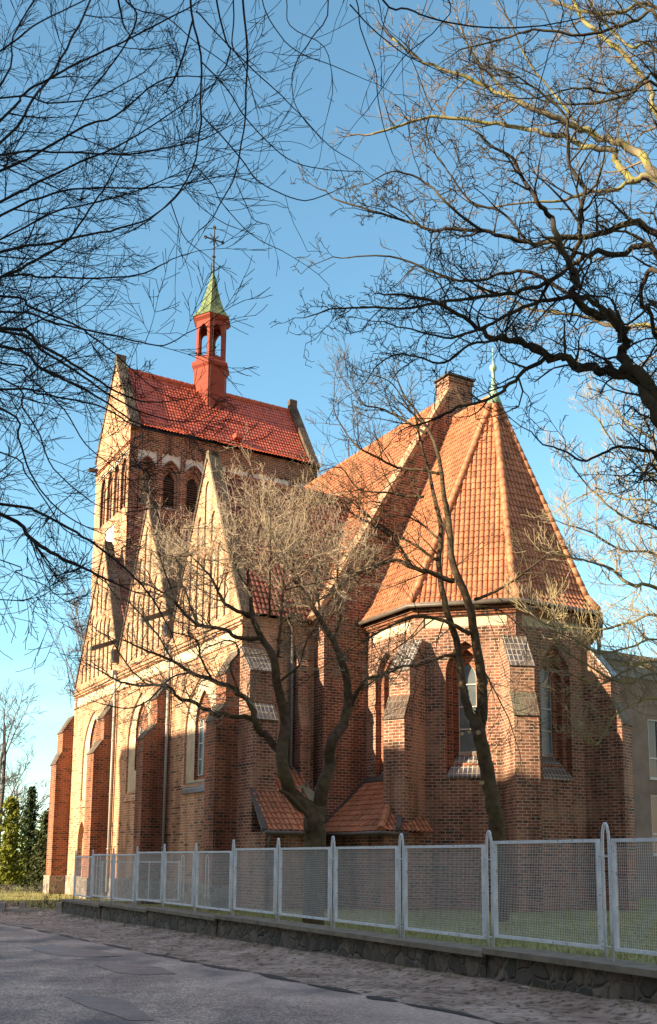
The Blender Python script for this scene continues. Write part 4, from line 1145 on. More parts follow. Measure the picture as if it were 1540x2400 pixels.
class Tree:
    def __init__(s, name, base, label, bark_m, twig_m, cfg, seed, group=None, cat="tree"):
        s.e = empty(name, base, label, cat, group); s.base = Vector(base); s.bm, s.tm = bark_m, twig_m
        s.cfg = cfg; s.rnd = random.Random(seed); s.tw = Twigs()
    def limb(s, pts, r0, r1, dens=4.0, L=(.5, 1.0), lvl=2, name="limb", start=0.0, k=7, kd=None, bias=None, jit=.35, cfg=None):
        """pts: world points; side branches per metre = dens"""
        rad = [r0 + (r1 - r0) * i / (len(pts) - 1) for i in range(len(pts))]
        P_, Q = spline([Vector(p) for p in pts], rad, 4, jit, s.rnd)
        g = MB(); g.tube([p - s.base for p in P_], Q, k); g.build(name, s.bm, s.e, smooth=True, uv=False)
        tot = sum((P_[i + 1] - P_[i]).length for i in range(len(P_) - 1)); acc = 0; c = cfg or s.cfg
        for i in range(len(P_) - 1):
            sg = P_[i + 1] - P_[i]; l = sg.length; d = sg.normalized() if l > 0 else Vector((0, 0, 1))
            f = acc / tot; acc += l
            if f < start: continue
            m_ = l * dens; cnt = int(m_) + (1 if s.rnd.random() < m_ - int(m_) else 0)
            for _ in range(cnt):
                ax = rv(s.rnd); ax = (ax - d * ax.dot(d)).normalized()
                if bias is not None: ax = (ax + Vector(bias)); ax = (ax - d * ax.dot(d)).normalized()
                a = R(s.rnd.uniform(30, 70)); nd = d * math.cos(a) + ax * math.sin(a)
                grow(s.tw, P_[i] + sg * s.rnd.random() - s.base, nd, s.rnd.uniform(*L) * (1.1 - .5 * f), min(Q[i] * .6, c['rk'] * s.rnd.uniform(.7, 1.2)), lvl, c, s.rnd)
        grow(s.tw, P_[-1] - s.base, (P_[-1] - P_[-2]), s.rnd.uniform(*L) * .8, Q[-1], min(lvl, 2), c, s.rnd)
        return P_
    def px(s, pts, d0, d1, w0, w1, lead=None, **kw):
        """limb through pixels of the photograph's frame, at distances d0..d1, drawn w0..w1 pixels thick"""
        n = len(pts); P_ = []
        for i, (x, y) in enumerate(pts):
            dd = d0 + (d1 - d0) * i / max(1, n - 1) + s.rnd.uniform(-.12, .12) * (d0 / 12); P_.append(at(x, y, dd))
        r0, r1 = w0 / 2 * d0 / 2427, w1 / 2 * d1 / 2427
        if lead: 
            P_ = [Vector(q) for q in lead] + P_; 
        return s.limb(P_, r0, r1, **kw)
    def done(s, name="twigs"):
        o = s.tw.build(name, s.tm, s.e, uv=False); s.n = len(s.tw.f); return s.e
NTW = {}
# ---- T1: street tree left of the frame, branches reach in from the left
cfg1 = dict(rmin=.0022, wig=.075, trop=.035, kids={3: 5, 2: 6, 1: 4}, ang=(18, 46), ratio=(.42, .66), rk=.011)
b1 = Vector((-6.9, 8.6, 0)); T1_ = Tree("street_tree", b1, "dark bare street tree whose dense fine branches reach in from the left edge", M['bark_dark'], M['bark_dark'], cfg1, 11, "bare street trees overhead")
T1_.limb([b1 + Vector((0, 0, -.2)), b1 + Vector((.05, 0, 2)), b1 + Vector((.15, .1, 4.2)), b1 + Vector((.05, .3, 6.5)), b1 + Vector((.2, .2, 9)), b1 + Vector((.3, .5, 11))], .24, .06, dens=0, name="trunk", k=12, jit=.1)
L1 = [([(0, 280), (55, 220), (115, 185), (210, 135), (300, 92), (420, 30)], 8, 4, 6.4),
      ([(0, 335), (75, 235), (125, 170), (185, 60), (225, -30)], 8, 5, 6.4),
      ([(0, 200), (30, 85), (100, -30)], 6, 4, 6.6),
      ([(0, 400), (70, 370), (200, 295), (270, 272), (370, 192), (440, 178)], 9, 3, 6.2),
      ([(0, 472), (85, 430), (190, 380), (300, 330), (415, 255)], 9, 3, 6.0),
      ([(0, 505), (100, 462), (200, 440), (370, 440), (450, 428)], 8, 3, 5.8),
      ([(0, 590), (90, 575), (210, 550), (300, 530), (360, 505), (410, 465)], 9, 3, 5.6),
      ([(0, 650), (85, 608), (155, 565), (210, 490), (250, 430), (300, 330)], 9, 3, 5.6),
      ([(0, 650), (100, 650), (230, 652), (320, 645), (380, 620), (410, 605)], 7, 2.5, 5.4),
      ([(0, 365), (150, 358), (300, 360), (425, 340), (480, 325)], 7, 3, 6.1),
      ([(0, 695), (71, 720), (171, 759), (214, 788), (271, 831), (324, 880)], 8, 3, 5.2),
      ([(0, 730), (125, 757), (250, 782), (328, 802), (385, 809), (438, 781)], 7, 2.5, 5.2),
      ([(0, 770), (89, 805), (168, 850), (250, 905), (330, 940), (400, 940)], 12, 3, 5.0),
      ([(0, 813), (93, 863), (168, 898), (242, 938), (307, 984), (374, 1012), (453, 1027)], 10, 2.5, 5.0),
      ([(0, 913), (89, 923), (178, 938), (250, 959), (310, 995), (360, 1010)], 7, 3, 4.8),
      ([(0, 777), (107, 827), (193, 881), (250, 920), (307, 955), (392, 984), (449, 989)], 9, 2.5, 5.0),
      ([(0, 1184), (89, 1201), (178, 1248), (232, 1283), (303, 1340), (356, 1401), (385, 1451)], 9, 4, 4.4),
      ([(0, 1205), (71, 1262), (118, 1294), (178, 1323)], 11, 9, 4.2),
      ([(0, 884), (53, 955), (93, 1020), (125, 1098), (214, 1176)], 6, 3, 4.8),
      ([(0, 955), (43, 1027), (71, 1109), (118, 1176), (178, 1223), (240, 1250)], 7, 2.5, 4.6),
      ([(0, 1060), (60, 1110), (110, 1180), (150, 1240), (200, 1260)], 5, 2.5, 4.5),
      ([(0, 1312), (36, 1340), (107, 1372)], 4, 2.5, 4.0),
      ([(0, 1405), (43, 1408), (95, 1398)], 4, 2, 3.9),
      ([(0, 560), (120, 500), (240, 470), (340, 440), (430, 400)], 6, 2.5, 5.8),
      ([(0, 120), (80, 60), (160, 20), (240, -20)], 6, 3, 6.8),
      ([(0, 850), (60, 880), (150, 960), (200, 1040), (260, 1090)], 6, 2.5, 4.9),
      ([(0, 230), (110, 240), (220, 230), (320, 180)], 6, 3, 6.5)]
for i, (pts, w0, w1, zt) in enumerate(L1):
    d0 = 6.6 + T1_.rnd.random() * 2.2; d1 = d0 + T1_.rnd.uniform(-1.2, 1.2)
    root = b1 + Vector((.12, .2, zt)); fst = at(*pts[0], d0)
    snd = at(*pts[1], d0); back = (fst - snd).normalized() * (fst - root).length * .4
    lead = [root, (root.lerp(fst, .5) + fst + back) / 2]
    T1_.px(pts, d0, d1, w0, w1, lead=lead, dens=3.5 if pts[0][1] < 1000 else 2.0, L=(.45, 1.05), lvl=2, start=.42)
T1_.done()
# ---- T2: street tree beside the camera, thin shoots droop in from above
cfg2 = dict(rmin=.0019, wig=.12, trop=-.03, kids={3: 3, 2: 3, 1: 2}, ang=(25, 70), ratio=(.35, .6), rk=.007)
b2 = Vector((-3.6, .9, 0)); T2_ = Tree("street_tree", b2, "dark bare street tree with sparse thin shoots drooping from the top edge", M['bark_dark'], M['bark_dark'], cfg2, 12, "bare street trees overhead")
T2_.limb([b2 + Vector((0, 0, -.2)), b2 + Vector((.1, .1, 2)), b2 + Vector((0, .4, 4.5)), b2 + Vector((.3, .9, 6.6)), b2 + Vector((.2, 1.2, 9))], .27, .12, dens=0, name="trunk", k=12, jit=.1)
hub = b2 + Vector((.3, .9, 6.6)); hub2 = at(560, -620, 5.2)
T2_.limb([hub, hub.lerp(hub2, .5) + Vector((0, 0, .5)), hub2, at(900, -600, 6.0), at(1200, -450, 6.5)], .10, .03, dens=.5, name="limb", L=(.5, .9))
L2 = [([(450, -40), (452, 45), (465, 100), (472, 145), (470, 240), (472, 280), (465, 330), (455, 385), (430, 435), (400, 472), (350, 515), (300, 545)], 7, 3),
      ([(452, 45), (435, 110), (425, 145), (403, 197)], 5, 5),
      ([(567, -40), (577, 75), (580, 140), (577, 215), (575, 280), (565, 340), (550, 415), (520, 470), (495, 515), (465, 542)], 7, 2.5),
      ([(505, -40), (530, 95), (540, 115), (528, 158)], 6, 4),
      ([(547, -40), (548, 50), (545, 110), (575, 160), (600, 250)], 5, 2.5),
      ([(460, 25), (525, 95), (600, 170), (650, 215), (700, 265), (770, 340), (820, 372)], 4, 2),
      ([(472, 145), (530, 205), (575, 275), (635, 340), (690, 380), (770, 398), (850, 402)], 4, 2),
      ([(475, 272), (530, 330), (575, 385), (600, 420), (650, 450), (715, 470), (780, 450)], 4, 2.5),
      ([(455, 385), (500, 435), (520, 475), (590, 550), (660, 587)], 3, 2),
      ([(430, 435), (465, 480), (520, 520), (555, 535)], 2.5, 2), ([(400, 472), (420, 530), (440, 565), (482, 597)], 3, 2),
      ([(555, 430), (575, 475), (595, 515), (625, 525)], 2.5, 2),
      ([(770, 0), (730, 90), (700, 135), (685, 180), (690, 240), (720, 290)], 4, 2),
      ([(610, -20), (655, 80), (705, 125), (770, 150), (830, 175)], 3.5, 2),
      ([(285, -40), (320, 30), (300, 95), (240, 180), (200, 230), (150, 330)], 6, 3),
      ([(280, -60), (284, 30), (290, 60)], 7, 5),
      ([(300, -10), (390, 40), (460, 100), (530, 150), (580, 200)], 4, 2),
      ([(890, -10), (955, 20), (1020, 45), (1140, 65), (1270, 60), (1370, 40)], 6, 3),
      ([(830, -20), (845, 65), (880, 165), (885, 225), (900, 300), (920, 360)], 4, 2),
      ([(820, 10), (870, 65), (945, 125), (995, 150), (1080, 190)], 4, 2),
      ([(1305, -20), (1285, 125), (1260, 220), (1240, 350), (1242, 425)], 3.5, 2),
      ([(880, -20), (900, 60), (960, 130), (1000, 230)], 3, 2),
      ([(1045, -20), (1030, 60), (950, 130), (900, 200), (860, 260)], 3.5, 2),
      ([(670, -20), (680, 60), (760, 110), (780, 200), (770, 260)], 3, 2)]
for i, (pts, w0, w1) in enumerate(L2):
    d0 = 5.0 + T2_.rnd.random() * 1.2
    lead = None
    if pts[0][1] <= 0:
        f0_ = at(*pts[0], d0); lead = [hub2.lerp(f0_, .15) + Vector((0, 0, .1)), hub2.lerp(f0_, .6) + Vector((0, 0, .12))]
    T2_.px(pts, d0, d0 + .5, w0, w1, lead=lead, dens=3.0, L=(.22, .55), lvl=1, start=.15, jit=.2)
T2_.done()
# ---- T3: gnarled dark tree right of the frame
cfg3 = dict(rmin=.004, wig=.30, trop=.07, kids={3: 4, 2: 5, 1: 4}, ang=(30, 75), ratio=(.38, .62), rk=.02)
b3 = Vector((5.9, 12.6, 0)); T3_ = Tree("gnarled_tree", b3, "gnarled dark bare tree, crooked black limbs crossing above the pointed apse roof", M['bark_gnarl'], M['bark_gnarl'], cfg3, 13, "bare trees in the churchyard")
T3_.limb([b3 + Vector((0, 0, -.2)), b3 + Vector((-.1, .1, 2)), b3 + Vector((-.3, 0, 4)), b3 + Vector((-.6, 0, 5.6)), b3 + Vector((-.4, .1, 8)), b3 + Vector((-.6, .1, 11))], .34, .12, dens=0, name="trunk", k=12, jit=.15)
L3 = [([(1540, 979), (1512, 907), (1473, 884), (1423, 868), (1373, 868), (1323, 840), (1262, 826), (1218, 798), (1168, 798), (1134, 779), (1073, 735), (1000, 700), (930, 690)], 34, 6, 4.6),
      ([(1518, 900), (1462, 846), (1451, 807), (1462, 779), (1440, 746), (1390, 729), (1345, 700), (1345, 645), (1335, 620), (1300, 540), (1290, 505), (1260, 475), (1225, 415), (1200, 370), (1150, 340)], 32, 6, 4.8),
      ([(1335, 620), (1355, 570), (1360, 500), (1367, 440), (1335, 385), (1330, 300), (1320, 265), (1260, 210), (1205, 175)], 15, 4, None),
      ([(1540, 550), (1460, 525), (1395, 550), (1320, 560), (1270, 570), (1195, 560), (1130, 540), (1020, 537), (960, 520), (870, 495), (780, 465)], 20, 4, 7.0),
      ([(1540, 590), (1460, 595), (1385, 595), (1335, 625), (1280, 665), (1210, 685), (1130, 695), (1050, 705), (960, 720), (850, 720), (770, 725)], 18, 4, 6.6),
      ([(1284, 840), (1240, 862), (1195, 901), (1162, 929), (1073, 957), (1018, 984), (960, 1000)], 12, 4, None),
      ([(1540, 40), (1495, 45), (1445, 65), (1370, 80), (1250, 70), (1180, 90), (1100, 110)], 12, 4, 9.5),
      ([(1540, 185), (1510, 185), (1490, 205), (1425, 220), (1380, 210), (1330, 210), (1260, 230), (1180, 228)], 10, 3, 9.2),
      ([(1540, 200), (1470, 225), (1370, 245), (1270, 235), (1200, 190), (1150, 150)], 9, 3, 9.0),
      ([(1540, 1079), (1512, 1057), (1462, 1046), (1412, 1062), (1362, 1079), (1323, 1057), (1273, 1040), (1246, 1012)], 11, 3, 4.0),
      ([(1540, 1100), (1512, 1106), (1501, 1118)], 9, 6, 3.9),
      ([(1440, 746), (1380, 700), (1300, 700), (1230, 720), (1130, 770), (1040, 790), (960, 770)], 14, 4, None),
      ([(1345, 700), (1250, 640), (1180, 640), (1100, 660), (1020, 640), (950, 610), (880, 600), (800, 605)], 10, 3, None),
      ([(1168, 798), (1100, 810), (1040, 850), (990, 840), (930, 830), (880, 860)], 7, 3, None),
      ([(1130, 540), (1060, 490), (1000, 430), (930, 400), (880, 420)], 8, 3, None),
      ([(1230, 560), (1180, 500), (1100, 470), (1050, 400), (1020, 360)], 7, 3, None),
      ([(1540, 720), (1500, 740), (1460, 760), (1430, 700), (1370, 690), (1340, 660)], 9, 3, 6.0),
      ([(1540, 640), (1515, 650), (1500, 690), (1525, 740), (1540, 790)], 14, 10, 6.2)]
for pts, w0, w1, zt in L3:
    d0 = 11.6 if w0 > 13 else 11.6 + T3_.rnd.uniform(-.6, 1.0)
    lead = None
    if zt: 
        root = b3 + Vector((-.45, .05, zt)); f0_ = at(*pts[0], d0); lead = [root, root.lerp(f0_, .6) + Vector((0, 0, .1))]
    T3_.px(pts, d0, d0 + T3_.rnd.uniform(-.8, .8), w0, w1, lead=lead, dens=5.2, L=(.45, 1.15), lvl=2, start=.12, jit=.5, k=9)
T3_.done()
# ---- T4: lichen covered tree farther right, in the sun
cfg4 = dict(rmin=.0065, wig=.2, trop=.10, kids={3: 4, 2: 5, 1: 4}, ang=(25, 60), ratio=(.4, .65), rk=.022)
b4 = Vector((12.0, 22.5, 0)); T4_ = Tree("lichen_tree", b4, "tall bare tree with sunlit yellow-green lichen limbs behind the dark gnarled one, top right", M['bark_lichen'], M['twig_brown'], cfg4, 14, "bare trees in the churchyard")
T4_.limb([b4 + Vector((0, 0, -.2)), b4 + Vector((-.1, .1, 4)), b4 + Vector((-.6, 0, 8)), b4 + Vector((-.9, 0, 12)), b4 + Vector((-1.0, .1, 16)), b4 + Vector((-1.6, .1, 20))], .42, .12, dens=0, name="trunk", k=12, jit=.15)
L4 = [([(1540, 410), (1485, 350), (1420, 325), (1360, 305), (1295, 270), (1220, 240), (1160, 215), (1070, 170), (995, 145), (920, 90)], 26, 5, 12.5),
      ([(1540, 430), (1485, 420), (1445, 380), (1435, 350), (1370, 345), (1335, 325), (1270, 310), (1210, 297), (1120, 285), (1010, 275), (920, 300), (870, 315)], 22, 5, 12.0),
      ([(1540, 260), (1530, 215), (1485, 155), (1425, 95), (1360, 40), (1340, -30)], 17, 9, 13.5),
      ([(1485, 425), (1435, 445), (1370, 455), (1310, 470), (1240, 475), (1160, 485)], 11, 4, None),
      ([(1540, 779), (1501, 762), (1434, 767), (1384, 746), (1323, 734), (1240, 723), (1180, 690)], 16, 4, 10.5),
      ([(1540, 120), (1480, 110), (1420, 60), (1380, 0)], 10, 6, 15),
      ([(1220, 240), (1150, 180), (1100, 110), (1070, 40)], 7, 4, None),
      ([(1540, 20), (1440, 30), (1340, 20), (1260, -20)], 12, 6, 16),
      ([(1360, 305), (1290, 210), (1230, 130), (1200, 60)], 7, 4, None)]
for pts, w0, w1, zt in L4:
    d0 = 20.5; lead = None
    if zt:
        root = b4 + Vector((-.9, 0, zt)); f0_ = at(*pts[0], d0); lead = [root, root.lerp(f0_, .6) + Vector((0, 0, .1))]
    T4_.px(pts, d0, d0 + T4_.rnd.uniform(-1, 1.5), w0, w1, lead=lead, dens=2.0, L=(.9, 1.9), lvl=2, start=.15, jit=.4, k=8)
T4_.done()
# ---- T4b: lower pale tree at the right edge, fine rising twigs
cfg5 = dict(rmin=.0045, wig=.13, trop=.17, kids={3: 4, 2: 5, 1: 4}, ang=(20, 50), ratio=(.42, .7), rk=.018)
b5 = Vector((9.9, 23.6, .1)); T5_ = Tree("pale_tree", b5, "bare tree with fine pale twigs curving up before the apse at the right edge", M['bark_lichen'], M['twig_pale'], cfg5, 15, "bare trees in the churchyard")
T5_.limb([b5 + Vector((0, 0, -.2)), b5 + Vector((-.1, .1, 3)), b5 + Vector((-.1, 0, 5)), b5 + Vector((.1, 0, 8)), b5 + Vector((-.2, .1, 11.5))], .28, .06, dens=0, name="trunk", k=12, jit=.15)
L5 = [([(1540, 1379), (1473, 1368), (1434, 1334), (1390, 1318), (1340, 1307), (1284, 1295)], 12, 3, 5.8),
      ([(1540, 1444), (1472, 1461), (1417, 1474), (1347, 1471), (1297, 1469), (1260, 1451), (1222, 1411)], 9, 3, 5.2),
      ([(1540, 1551), (1472, 1569), (1412, 1601), (1360, 1589), (1317, 1569), (1285, 1544)], 9, 3, 4.4),
      ([(1540, 1580), (1480, 1600), (1430, 1590), (1380, 1560), (1330, 1530), (1300, 1500)], 8, 3, 4.4),
      ([(1540, 1639), (1502, 1644), (1447, 1671), (1417, 1718), (1395, 1746), (1362, 1721)], 7, 3, 4.0),
      ([(1540, 1240), (1480, 1220), (1420, 1180), (1370, 1130), (1340, 1090)], 8, 3, 6.8),
      ([(1540, 1300), (1460, 1290), (1390, 1250), (1330, 1230)], 8, 3, 6.4),
      ([(1540, 1130), (1490, 1090), (1440, 1040), (1400, 980)], 8, 3, 7.6),
      ([(1540, 1040), (1500, 1010), (1450, 970), (1420, 930)], 7, 3, 8.2),
      ([(1540, 1500), (1470, 1520), (1400, 1530), (1350, 1500), (1300, 1480)], 7, 3, 4.8),
      ([(1540, 1180), (1470, 1170), (1400, 1150), (1350, 1170)], 7, 3, 7.2)]
for pts, w0, w1, zt in L5:
    d0 = 22.0; root = b5 + Vector((0, 0, zt)); f0_ = at(*pts[0], d0)
    T5_.px(pts, d0, d0 + T5_.rnd.uniform(-1.5, 1), w0, w1, lead=[root, root.lerp(f0_, .6)], dens=5.5, L=(.6, 1.35), lvl=2, start=.25, jit=.3, bias=(0, 0, .5))
T5_.done()
# ---- T6: twin-stemmed tree before the apse
cfg6 = dict(rmin=.006, wig=.10, trop=.05, kids={3: 4, 2: 4, 1: 3}, ang=(22, 52), ratio=(.42, .66), rk=.02)
D6 = 27.0; b6 = at(1170, 1990, D6); b6.z = .0
T6_ = Tree("twin_stem_tree", b6, "bare tree forking into two slender stems in front of the apse, with pale pruning scars", M['bark_yard'], M['bark_yard'], cfg6, 16, "bare trees in the churchyard")
b6t = b6 + Vector((0, 0, -.2))
T6_.px([(1160, 1900), (1145, 1830), (1135, 1770), (1122, 1712)], D6, D6, 40, 32, lead=[b6t, at(1167, 1960, D6)], dens=0, name="trunk", k=12, jit=.08)
T6_.px([(1124, 1722), (1100, 1670), (1088, 1620), (1078, 1570), (1070, 1500), (1046, 1429), (1029, 1323), (1034, 1240), (1018, 1168), (1007, 1112), (987, 1040), (975, 980)], D6, D6 + .6, 24, 5, dens=.8, L=(.8, 1.6), lvl=2, start=.45, jit=.12, name="stem", k=9)
T6_.px([(1124, 1722), (1131, 1640), (1128, 1580), (1112, 1490), (1096, 1407), (1062, 1323), (1051, 1218), (1040, 1157), (1029, 1073), (1000, 1000), (950, 930)], D6, D6 - .5, 29, 5, dens=.8, L=(.8, 1.6), lvl=2, start=.45, jit=.12, name="stem", k=9)
L6 = [([(1062, 1362), (1018, 1346), (962, 1329), (923, 1312), (850, 1340), (760, 1400), (700, 1430)], 14, 3),
      ([(962, 1329), (940, 1284), (907, 1251), (851, 1218), (780, 1180), (700, 1150)], 8, 3), ([(1112, 1407), (1184, 1373), (1268, 1312), (1318, 1268)], 9, 2),
      ([(1033, 1112), (985, 1101), (932, 1096), (879, 1069), (839, 1048), (812, 1016), (785, 968), (783, 925)], 8, 2),
      ([(1001, 1016), (972, 1000), (932, 976), (892, 957), (852, 949), (820, 912)], 8, 2),
      ([(993, 1165), (945, 1162), (905, 1154), (839, 1146), (799, 1096), (745, 1106)], 7, 2),
      ([(1025, 1261), (985, 1226), (945, 1205), (892, 1178), (839, 1178)], 6, 2), ([(1025, 1314), (972, 1277), (927, 1253), (879, 1221), (836, 1186), (796, 1154)], 8, 2),
      ([(1069, 1536), (1049, 1536), (1016, 1547), (977, 1561), (946, 1561), (913, 1569), (871, 1600), (821, 1633)], 10, 3),
      ([(1099, 1486), (1066, 1466), (1021, 1450), (977, 1444), (932, 1458), (891, 1480), (857, 1500), (821, 1522), (760, 1560)], 11, 3),
      ([(1128, 1560), (1160, 1620), (1190, 1680), (1210, 1740)], 4, 2), ([(1112, 1420), (1170, 1430), (1220, 1470), (1260, 1530)], 5, 2),
      ([(923, 1312), (880, 1330), (820, 1380), (760, 1470), (700, 1510)], 6, 2), ([(1000, 1000), (960, 960), (920, 900), (880, 880)], 5, 2)]
for pts, w0, w1 in L6: T6_.px(pts, D6, D6 - .9 * T6_.rnd.random(), w0, w1, dens=5.0, L=(.8, 2.0), lvl=2, start=.1, jit=.2)
g = MB()
for x, y, r_ in ((1121, 1717, .06), (1083, 1720, .05), (1130, 1835, .055), (1100, 1716, .05)):
    c = at(x, y, D6 - .25); n_ = (Vector((0, 0, EYE)) - c).normalized(); g.tube([c - b6, c - b6 + n_ * .06], [r_, r_ * .9], 10)
g.build("pruning_scar", M['cut'], T6_.e)
T6_.done()
# ---- T7: broad tree with twiggy crown in the middle of the yard
cfg7 = dict(rmin=.0036, wig=.22, trop=.07, kids={3: 5, 2: 6, 1: 5}, ang=(25, 65), ratio=(.42, .66), rk=.02)
D7 = 24.5; b7 = at(738, 2010, D7); b7.z = 0
T7_ = Tree("yard_tree", b7, "low-forking bare tree with a dense round crown of sunlit tan twigs before the nave", M['bark_yard'], M['twig_tan'], cfg7, 17, "bare trees in the churchyard")
T7_.px([(738, 1930), (743, 1895)], D7, D7, 52, 50, lead=[b7 + Vector((0, 0, -.2)), at(737, 1975, D7)], dens=0, name="trunk", k=12, jit=.06)
dark7 = dict(cfg7)
T7_.px([(742, 1905), (709, 1885), (680, 1855), (667, 1815), (660, 1763), (668, 1692), (650, 1603), (641, 1541), (614, 1496), (592, 1447), (588, 1400)], D7, D7 + .2, 40, 9, dens=.9, L=(.7, 1.4), lvl=2, start=.35, jit=.06, name="limb", k=10)
T7_.px([(745, 1900), (758, 1840), (773, 1791), (776, 1740), (803, 1700), (815, 1650), (812, 1590), (800, 1546), (782, 1503), (756, 1461), (712, 1389), (685, 1354)], D7, D7 - .2, 34, 8, dens=.9, L=(.7, 1.4), lvl=2, start=.45, jit=.06, name="limb", k=10)
L7 = [([(657, 1763), (626, 1730), (602, 1699), (590, 1660), (561, 1625), (498, 1594), (445, 1576), (405, 1549), (347, 1527), (290, 1500)], 20, 4),
      ([(602, 1699), (575, 1681), (513, 1675), (470, 1655), (445, 1643), (418, 1634), (392, 1607), (329, 1607), (281, 1598), (240, 1575)], 13, 4),
      ([(614, 1496), (561, 1496), (525, 1474), (463, 1465), (418, 1421), (383, 1389), (316, 1358)], 12, 3), ([(592, 1447), (543, 1425), (516, 1398), (498, 1358), (463, 1318), (430, 1290)], 11, 3),
      ([(650, 1540), (658, 1461), (663, 1381), (663, 1305), (654, 1250)], 7, 4), ([(632, 1447), (632, 1381), (634, 1292), (632, 1230)], 6, 4),
      ([(815, 1660), (850, 1603), (898, 1580), (940, 1565)], 13, 4), ([(712, 1389), (690, 1330), (680, 1270), (690, 1200)], 7, 3),
      ([(756, 1461), (745, 1400), (740, 1320), (720, 1240), (730, 1170)], 7, 3), ([(782, 1503), (800, 1430), (790, 1350), (800, 1270)], 8, 3),
      ([(588, 1400), (580, 1340), (600, 1270), (610, 1200), (600, 1140)], 8, 3), ([(588, 1400), (560, 1340), (540, 1290), (545, 1220)], 7, 3),
      ([(463, 1465), (440, 1400), (420, 1340), (430, 1270)], 6, 3), ([(418, 1421), (390, 1350), (370, 1290)], 5, 3),
      ([(405, 1549), (370, 1490), (330, 1440), (290, 1400)], 5, 3), ([(445, 1576), (400, 1590), (350, 1640), (300, 1660), (240, 1650)], 5, 3),
      ([(663, 1381), (700, 1350), (740, 1310), (780, 1290)], 5, 3), ([(663, 1381), (720, 1370), (800, 1350), (850, 1330)], 5, 3),
      ([(649, 1603), (700, 1560), (720, 1500), (760, 1440)], 7, 3), ([(498, 1594), (470, 1540), (460, 1500), (400, 1480)], 6, 3),
      ([(561, 1625), (540, 1560), (560, 1530), (540, 1500), (480, 1520)], 6, 3), ([(347, 1607), (300, 1560), (260, 1500), (230, 1480)], 4, 3)]
for pts, w0, w1 in L7:
    up = pts[-1][1] < 1360
    T7_.px(pts, D7 + .2, D7 + T7_.rnd.uniform(-1.2, 1.4), w0, w1, dens=9.5 if up else 6, L=(.75, 1.85) if up else (.7, 1.5), lvl=2, start=.25 if up else .2, jit=.3)
g = MB()
g.tube([at(722, 1912, D7 - .3) - b7, at(676, 1862, D7 - .45) - b7, at(655, 1852, D7 - .6) - b7], [.06, .05, .035], 8); g.build("broken_stub", M['bark_yard'], T7_.e, smooth=True)
T7_.done()
# ---- trees behind
def backtree(x, ytop, ybot, d, spread, seed, label, n=9, grp="bare trees far behind"):
    base = at(x, 2060, d); base.z = -.3; rnd = random.Random(seed); top_z = at(x, ytop, d).z
    c = dict(rmin=.00016 * d, wig=.18, trop=.12, kids={3: 4, 2: 5, 1: 4}, ang=(20, 50), ratio=(.45, .68), rk=.03)
    t = Tree("far_tree", base, label, M['twig_far'], M['twig_far'], c, seed, grp)
    t.limb([base, base + Vector((.1, 0, top_z * .35)), base + Vector((.1, .2, top_z * .7)), base + Vector((0, 0, top_z * .9))], .22, .05, dens=0, name="trunk")
    for i in range(n):
        z0 = top_z * rnd.uniform(.3, .7); a = 2 * math.pi * i / n + rnd.random(); r_ = spread * rnd.uniform(.5, 1)
        p0 = base + Vector((0, 0, z0)); p2 = base + Vector((math.cos(a) * r_, math.sin(a) * r_, min(top_z, z0 + top_z * .35)))
        t.limb([p0, p0.lerp(p2, .5) + Vector((0, 0, .3)), p2], .055, .018, dens=2.6, L=(.9, 1.9), lvl=2, start=.25)
    t.done()
backtree(195, 1400, 1690, 62, 3.2, 31, "bare tree peeping out behind the tower's left edge", 10)
backtree(-12, 1640, 1900, 66, 2.6, 32, "taller bare tree at the left edge behind the conifers", 9)
backtree(28, 1820, 1900, 72, 2.8, 33, "shorter bare tree between the left edge and the dark conifer", 7)
# ---- conifers and shrubs at the left
def foliage_mat(name, a, b):
    t = NT(name, .85, .15); t.col(t.ramp(t.noise(3.5, 5), [(.3, a), (.7, b)])); return t.mat
def conifer(x, ytop, ybase, d, wpx, mat, seed, label, shape=1.0, n=5200, name="conifer"):
    b = at(x, ybase, d); top_ = at(x, ytop, d).z; H_ = top_ - b.z; Rr = wpx / 2 * d / 2427; rnd = random.Random(seed)
    b.z = gz(b.x, b.y); H_ = top_ - b.z
    e = empty(name, b, label, "tree")
    g = MB(); g.tube([(0, 0, -.1), (0, 0, H_ * .6), (0, 0, H_ * .95)], [.16, .08, .02], 7); g.build("trunk", M['bark_yard'], e, uv=False)
    g = MB()
    nb_ = 46
    for k in range(nb_):
        f = (k + .5) / nb_; z = H_ * (.04 + .94 * f); env = Rr * ((1 - f) ** shape) * (.82 + .36 * math.sin(k * 1.7 + seed)) * rnd.uniform(.72, 1.15) + .08
        a0 = k * 2.4; 
        for j in range(int(4 + 5 * (1 - f))):
            a = a0 + j * 2.39 + rnd.uniform(-.3, .3); m_ = int(n / nb_ / 6)
            ln = env * rnd.uniform(.7, 1.05); dirv = Vector((math.cos(a), math.sin(a), rnd.uniform(-.2, .35)))
            for q in range(m_):
                u_ = rnd.random() ** .6; p = Vector((0, 0, z)) + dirv * ln * u_ + rv(rnd) * .09
                nn = (rv(rnd) + Vector((0, 0, .4))).normalized(); e1 = nn.orthogonal().normalized() * rnd.uniform(.05, .10); e2 = nn.cross(e1).normalized() * rnd.uniform(.02, .045)
                g.face([p - e1 - e2, p + e1 - e2, p + e1 * 1.2 + e2, p - e1 + e2])
    g.build("crown", mat, e, uv=False)
M['con_lime'] = foliage_mat("foliage_lime", (.10, .12, .012), (.20, .21, .03))
M['con_dark'] = foliage_mat("foliage_dark", (.02, .035, .018), (.05, .075, .03))
M['con_mid'] = foliage_mat("foliage_mid", (.04, .05, .018), (.08, .09, .035))
conifer(18, 1868, 2055, 58, 125, M['con_lime'], 41, "bushy yellow-green conifer in sunlight at the left edge", .5)
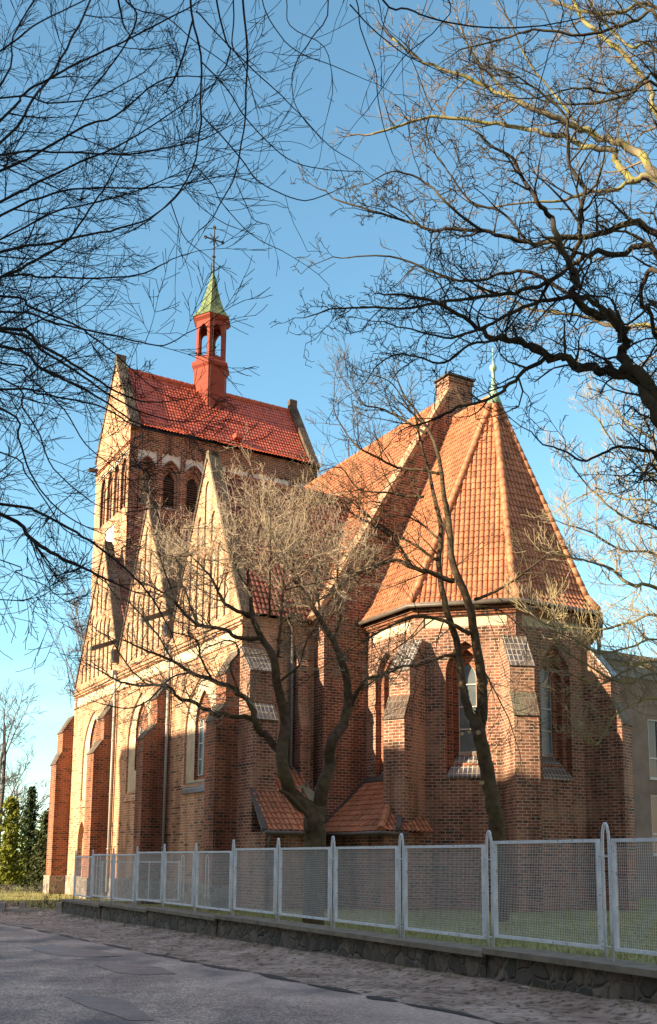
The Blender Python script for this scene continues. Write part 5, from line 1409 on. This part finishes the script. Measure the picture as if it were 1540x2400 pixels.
conifer(64, 1842, 2058, 61, 105, M['con_dark'], 42, "pointed dark spruce, tallest of the evergreens left of the church", .9)
conifer(103, 1900, 2062, 57, 84, M['con_mid'], 43, "rounded dull green evergreen against the church's corner buttress", .35)
def bush(x0, x1, ytop, ybase, d, mat, seed, label, name="hedge", cat="hedge", n=2600, thick=.7):
    a, b = at(x0, ybase, d), at(x1, ybase, d); h = at(x0, ytop, d).z - min(a.z, b.z); rnd = random.Random(seed)
    base = (a + b) / 2; base.z = gz(base.x, base.y) - .03; e = empty(name, base, label, cat); g = Twigs()
    c = dict(rmin=.006, wig=.3, trop=.1, kids={2: 3, 1: 3}, ang=(20, 60), ratio=(.5, .7), rk=.01)
    L_ = (b - a).length
    for i in range(int(L_ * 14)):
        p = a.lerp(b, rnd.random()) - base; p.z = 0; p += Vector((0, rnd.uniform(-thick / 2, thick / 2), 0))
        grow(g, p, Vector((rnd.gauss(0, .3), rnd.gauss(0, .3), 1)), h * rnd.uniform(.5, .8), .009, 2, c, rnd)
    g.build("stems", mat, e, uv=False)
bush(-40, 118, 2051, 2078, 55, M['twig_far'], 51, "long low brown hedge behind the sunlit lawn strip")
bush(-60, 128, 2106, 2126, 36.5, M['bark_yard'], 52, "low dark leafless hedge near the kerb, left of the stone wall", thick=.4)
bush(102, 128, 2072, 2122, 37, M['bark_yard'], 53, "small upright bare shrub before the church's corner buttress", name="shrub", cat="shrub")
# kerb stones and edging left of the wall
M['conc'] = simple("concrete", (.38, .35, .31), .9, .1, 6, .3)
for i, (x, y, lab) in enumerate(((4, 2122, "pale concrete kerb stub at the left edge of the picture"), (51, 2128, "pale square kerb stub, middle one of the row by the low hedge"), (131, 2133, "leaning pale kerb stub nearest the stone wall end"))):
    b = at(x, y, 33.5); b.z = gz(b.x, b.y); g = MB(); g.prism([Vector((-.1, -.07, -.1)), Vector((.1, -.07, -.1)), Vector((.08 + (.1 if i == 2 else 0), -.06, .3)), Vector((-.06 + (.1 if i == 2 else 0), -.06, .32))], (0, .14, 0))
    o = g.build("kerb_stub", M['conc']); o.location = b; tag(o, lab, "kerb stub", "kerb stubs left of the wall")
g = MB(); a = at(-80, 2124, 34.3); b = at(150, 2136, 32.6); a.z = gz(a.x, a.y) + .04; b.z = gz(b.x, b.y) + .04; e_ = (b - a).normalized()
g.obox(Vector((0, 0, 0)), (b - a) / 2, e_.cross(Vector((0, 0, 1))) * .05, Vector((0, 0, .08)))
o = g.build("edging", M['conc']); o.location = (a + b) / 2; tag(o, "long thin concrete edging strip running left from the stone wall end", "edging")
